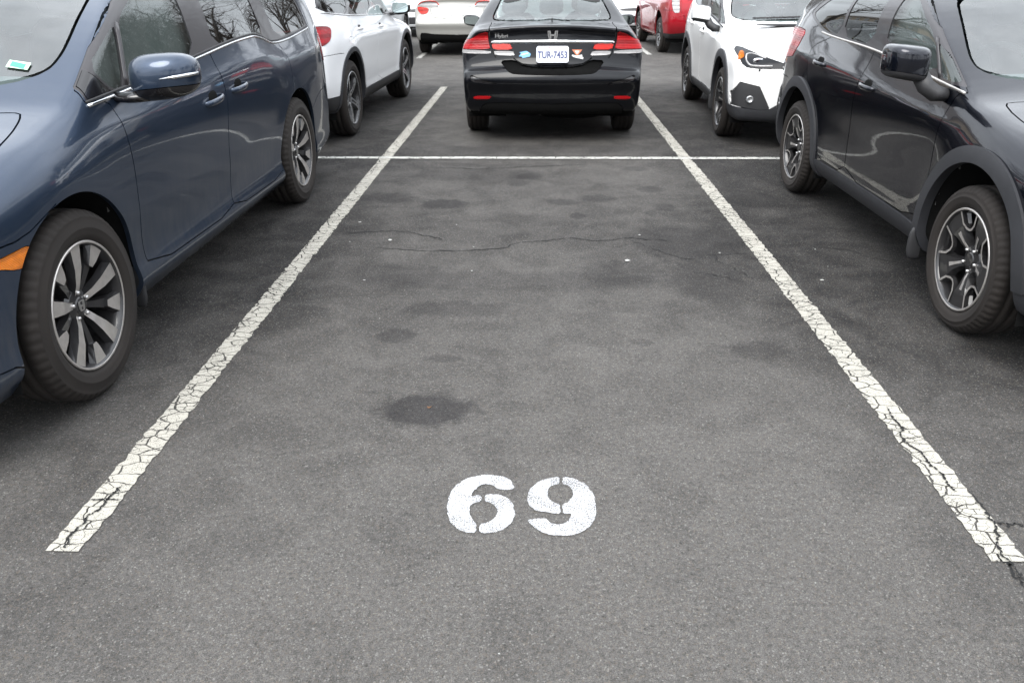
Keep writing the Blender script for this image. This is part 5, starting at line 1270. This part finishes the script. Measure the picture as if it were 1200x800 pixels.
# the stencilled bay number
def px_ground(px, py):
    f, pitch, yaw, roll, h = 944.373, .4288584, .0284736, .0042644, 1.538820
    cy, sy = math.cos(yaw), math.sin(yaw); fw = np.array([-sy*math.cos(pitch), cy*math.cos(pitch), -math.sin(pitch)]); rt = np.array([cy, sy, 0.]); dn = np.cross(fw, rt)
    r = rt*math.cos(roll)+dn*math.sin(roll); d = -rt*math.sin(roll)+dn*math.cos(roll)
    v = fw+(px-600)/f*r+(py-400)/f*d; t = -h/v[2]; return v[0]*t, v[1]*t
D6 = [[(530, 228), (512, 188), (470, 168), (400, 158), (330, 165), (270, 185), (220, 225), (193, 280), (190, 350), (205, 400), (245, 435), (290, 450), (332, 450), (338, 407), (315, 385), (298, 350), (300, 318), (325, 299), (358, 293), (358, 260), (335, 261), (310, 270), (318, 240), (345, 215), (380, 204), (420, 212), (440, 230), (480, 236)],
      [(378, 257), (450, 258), (495, 275), (522, 310), (528, 360), (510, 405), (460, 440), (400, 452), (350, 450), (352, 407), (395, 398), (430, 375), (443, 345), (430, 315), (405, 298), (378, 293)]]
D9 = [[(755, 168), (700, 175), (645, 195), (605, 230), (590, 275), (600, 315), (635, 338), (690, 345), (720, 352), (757, 355), (757, 308), (725, 300), (700, 280), (690, 250), (700, 222), (725, 208), (752, 205)],
      [(768, 168), (830, 178), (885, 205), (920, 250), (935, 310), (935, 370), (910, 415), (860, 450), (790, 466), (710, 462), (650, 440), (610, 410), (588, 385), (640, 378), (685, 378), (705, 400), (750, 410), (795, 395), (818, 352), (770, 355), (768, 308), (800, 295), (818, 270), (822, 245), (805, 218), (768, 205)]]
for polys, dg in ((D6, 'six'), (D9, 'nine')):
    V = []; F = []
    for k, poly in enumerate(polys):
        g_ = np.array([px_ground(480+x/4.2857, 520+y/4.2857) for x, y in poly]); g_ = ragged(chaikin(g_, 1), .0012, .008, 20+k)
        F.append(tuple(range(len(V), len(V)+len(g_)))); V += [(x, y, .004) for x, y in g_]
    o = new_obj('painted_number', V, F, M['digit'], smooth=False); o['kind'] = 'structure'

# ------------------------------------------------------------------ cracks, chips and a dead leaf on the asphalt
def crack(pts, wd, seed, name='asphalt_crack', z=.0025, jit=.006):
    rg_ = np.random.default_rng(seed); P = np.array([px_ground(x, y) for x, y in pts]); P = catmull(P, 14, False); n = len(P)
    j = rg_.normal(0, 1, (n, 2)); j = (j+np.roll(j, 1, 0)*.7+np.roll(j, 2, 0)*.4)*jit; P = P+j
    T = np.gradient(P, axis=0); T /= np.maximum(np.linalg.norm(T, axis=1), 1e-6)[:, None]; Nn = np.c_[-T[:, 1], T[:, 0]]
    w_ = wd*np.clip(rg_.normal(.6, .35, n), .12, 1.4)*np.minimum(1, np.minimum(np.arange(n), n-1-np.arange(n))/6+.15)
    V = [(x, y, z) for x, y in P+Nn*w_[:, None]/2]+[(x, y, z) for x, y in P-Nn*w_[:, None]/2]; F = [(i, n+i, n+i+1, i+1) for i in range(n-1)]
    o = new_obj(name, V, F, M['crack'], smooth=False); o['kind'] = 'structure'
CR = [([(392, 274), (430, 272), (480, 272), (505, 278), (520, 281)], .010), ([(440, 290), (490, 294), (540, 294), (585, 291), (610, 285), (650, 281), (675, 279), (690, 282), (715, 282), (735, 279), (762, 281), (790, 283)], .009),
      ([(738, 281), (768, 293), (800, 303), (815, 304)], .007), ([(826, 299), (852, 298), (888, 297)], .007), ([(838, 299), (842, 307), (866, 318), (880, 327)], .006), ([(800, 318), (838, 322), (872, 332)], .007),
      ([(478, 198), (520, 197), (565, 198), (610, 196), (660, 194), (690, 193)], .010), ([(258, 281), (300, 280), (352, 281)], .006), ([(1165, 614), (1182, 616), (1204, 618)], .006), ([(1164, 640), (1172, 656), (1186, 668), (1206, 692)], .009),
      ([(930, 286), (985, 292), (1040, 306), (1075, 310)], .007)]
for i, (p_, w_) in enumerate(CR): crack(p_, w_*1.35, 40+i)
c3 = lambda pts: [(900+x/3.637, 480+y/3.637) for x, y in pts]
c2 = lambda pts: [(x/4, 520+y/4) for x, y in pts]
for i, p_ in enumerate([c3([(505, -10), (530, 40), (570, 85), (562, 112), (592, 150), (650, 190), (690, 240), (742, 280), (770, 330), (805, 358)]), c3([(858, 358), (905, 412), (950, 470), (975, 530), (976, 580), (1002, 630), (1050, 680), (1095, 745)]),
                        c2([(300, 500), (340, 432), (398, 372), (415, 342), (470, 312), (500, 270), (535, 238), (572, 200)]), c2([(425, 270), (500, 266), (565, 272)])]): crack(p_, .0105, 80+i, z=.0075, jit=.002)
rg_ = np.random.default_rng(5); V = []; F = []
chips = [(457, 282, .030), (735, 306, .034), (422, 261, .018), (555, 290, .010), (553, 318, .012), (427, 329, .014), (445, 374, .008), (843, 297, .014), (749, 276, .016), (955, 293, .012), (963, 329, .02), (970, 313, .008), (535, 264, .012), (410, 284, .012)]
chips += [(rg_.uniform(150, 1150), rg_.uniform(280, 780), rg_.uniform(.003, .006)) for _ in range(6)]
for x, y, r_ in chips:
    gx, gy = px_ground(x, y); n = 6; a0 = rg_.uniform(0, 6); b0 = len(V)
    for k in range(n): r_k = r_*.75; V.append((gx+r_k*math.cos(a0+k*1.047)*rg_.uniform(.5, 1), gy+r_k*.7*math.sin(a0+k*1.047)*rg_.uniform(.5, 1), .005))
    V.append((gx, gy, .004+r_*.25)); F += [(b0+k, b0+(k+1) % n, b0+n) for k in range(n)]
o = new_obj('gravel_chips', V, F, M['chip'], smooth=False); o['kind'] = 'stuff'
gx, gy = px_ground(503, 478); a = np.linspace(0, 2*np.pi, 12, endpoint=False)
V = [(gx+(.009)*math.cos(t)*(1+.2*math.cos(3*t)), gy+.006*math.sin(t), .006+.003*math.cos(2*t)) for t in a]+[(gx, gy, .006)]
o = new_obj('leaf', V, [(k, (k+1) % 12, 12) for k in range(12)], M['leaf']); o['label'] = 'tiny dry orange leaf lying in the dark oil stain'; o['category'] = 'leaf'

# ------------------------------------------------------------------ bare winter woods round the car park, and the beige building on its left
def bare_tree(seed, H):
    rg_ = np.random.default_rng(seed); V = []; F = []
    def limb(p, d, ln, r, lev):
        n = 5 if lev < 2 else 3; k = 7 if lev == 0 else (4 if lev < 3 else 3); P = [p]
        for i in range(n):
            d = d+rg_.normal(0, .13+.04*lev, 3)+np.array([0, 0, .06]); d /= np.linalg.norm(d); P.append(P[-1]+d*ln/n)
        rr = np.linspace(r, r*.45, n+1); v, f = tube(P, list(rr), k, False); b0 = sum(len(q) for q in V); V.append(v); F.extend([tuple(i+b0 for i in q) for q in f])
        if lev == 4: return
        nb = (9, 6, 5, 4)[lev]
        for i in range(nb):
            t = rg_.uniform(.35 if lev == 0 else .2, 1.0); j = min(int(t*n), n-1); q = P[j]+(P[j+1]-P[j])*(t*n-j)
            a = rg_.uniform(0, 6.28); s = np.array([math.cos(a), math.sin(a), rg_.uniform(-.1, .5)]); dd = d*.55+s*.75; dd /= np.linalg.norm(dd)
            limb(q, dd, ln*rg_.uniform(.42, .62), r*(1-t*.5)*.5, lev+1)
    limb(np.zeros(3), np.array([0, 0, 1.]), H*.62, H*.018, 0)
    return np.vstack(V), F
kinds = [bare_tree(s, 1.0) for s in (3, 8)]
V = []; F = []; nb = 0
spots = [(rg_.uniform(20, 40), rg_.uniform(-14, 44)) for _ in range(26)]+[(rg_.uniform(-14, 26), rg_.uniform(-34, -20)) for _ in range(13)]+[(rg_.uniform(-44, -30), rg_.uniform(-18, 6)) for _ in range(7)]+[(-27, 30), (-24, 4)]+[(rg_.uniform(2, 34), rg_.uniform(38, 62)) for _ in range(34)]+[(rg_.uniform(-40, 0), rg_.uniform(56, 74)) for _ in range(6)]+[(-9, 36), (-10.5, 47)]
for i, (x, y) in enumerate(spots):
    v, f = kinds[i % 2]; a = rg_.uniform(0, 6.28); H = rg_.uniform(10, 16); c, s = math.cos(a)*H, math.sin(a)*H
    V.append(np.c_[v[:, 0]*c-v[:, 1]*s+x, v[:, 0]*s+v[:, 1]*c+y, v[:, 2]*H-.1]); F += [tuple(q+nb for q in ff) for ff in f]; nb += len(v)
o = new_obj('bare_woods', np.vstack(V), F, M['bark'], smooth=False); o['kind'] = 'stuff'; o['label'] = 'bare brown winter woods round the car park'
bd = bpy.data.objects.new('building', None); COL.objects.link(bd); bd.location = (-26, 70, 0); bd['label'] = 'long beige building with a brown hipped roof left of the car park'; bd['category'] = 'building'
v, f = rbox((0, 0, 3.0), (5, 15, 3.0), 60, 12); v = np.array([(x, y, z) for x in (-5, 5) for y in (-15, 15) for z in (0, 6)]); f = [(0, 1, 3, 2), (4, 6, 7, 5), (0, 4, 5, 1), (2, 3, 7, 6), (1, 5, 7, 3)]
new_obj('wall', v, f, M['beige_wall'], bd, smooth=False)
v = np.array([(-5.6, -15.6, 6), (5.6, -15.6, 6), (5.6, 15.6, 6), (-5.6, 15.6, 6), (0, -9, 8.6), (0, 9, 8.6)]); new_obj('roof', v, [(0, 1, 4), (1, 2, 5, 4), (2, 3, 5), (3, 0, 4, 5), (0, 3, 2, 1)], M['roofing'], bd, smooth=False)
for zz in (1.7, 4.5):
    for yy in np.arange(-13, 14, 2.6):
        v, f = prism([(-.55, -.75), (.55, -.75), (.55, .75), (-.55, .75)], .03); new_obj('window', place(v, (5.0, yy, zz), (0, 1, 0), (0, 0, 1), (1, 0, 0)), f, M['glass_dark'] if False else M['gloss_black'], bd, smooth=False)

# ================================================================== the parked cars

build_van()
crossover('crossover', 'dark grey crossover with grey wheel arch trim parked nose out beside the right painted line', .021, M['charcoal'], False, (2.83, 3.565), 0, ('xv', .225, .236, 'fork', M['alloy_dull'], M['alloy_dark'], True), True)
build_black_sedan()
suv('sport_utility', 'white sport utility with dark wheel arch trim parked tail out behind the blue minivan', M['white'], (-2.67, 11.46), math.pi-R(2.4), 'suv', .027, .01)
crossover('crossover', 'white crossover facing the camera behind the dark grey crossover, amber corner in its headlight', .028, M['white_b'], True, (2.755, 8.52), R(-2.4), ('ct', .225, .238, 'fork', M['alloy_silver'], M['alloy_dark'], False), False)
plain_sedan('sedan', 'pale champagne sedan seen from behind across the aisle, left of the black sedan', M['beige'], (-1.50, 20.75), math.pi-R(1), 'outline')
suv('station_wagon', 'red wagon with tall clear tail lamps parked across the aisle', M['red'], (3.42, 21.05), math.pi+R(2.0), 'wagon', .042, .02, .07)
suv('hatchback', 'white car across the aisle, only its mirror and front wing peeping past the other', M['white_c'], (-3.86, 19.5), math.pi, 'plain', .05, .02, .06)
plain_sedan('sedan', 'white sedan facing the camera far back, glimpsed left of the champagne sedan', M['white_c'], (-3.05, 23.3), 0, 'front')
plain_sedan('sedan', 'white sedan facing the camera far back, glimpsed left of the red wagon', M['white_c'], (2.6, 23.6), R(2), 'front')
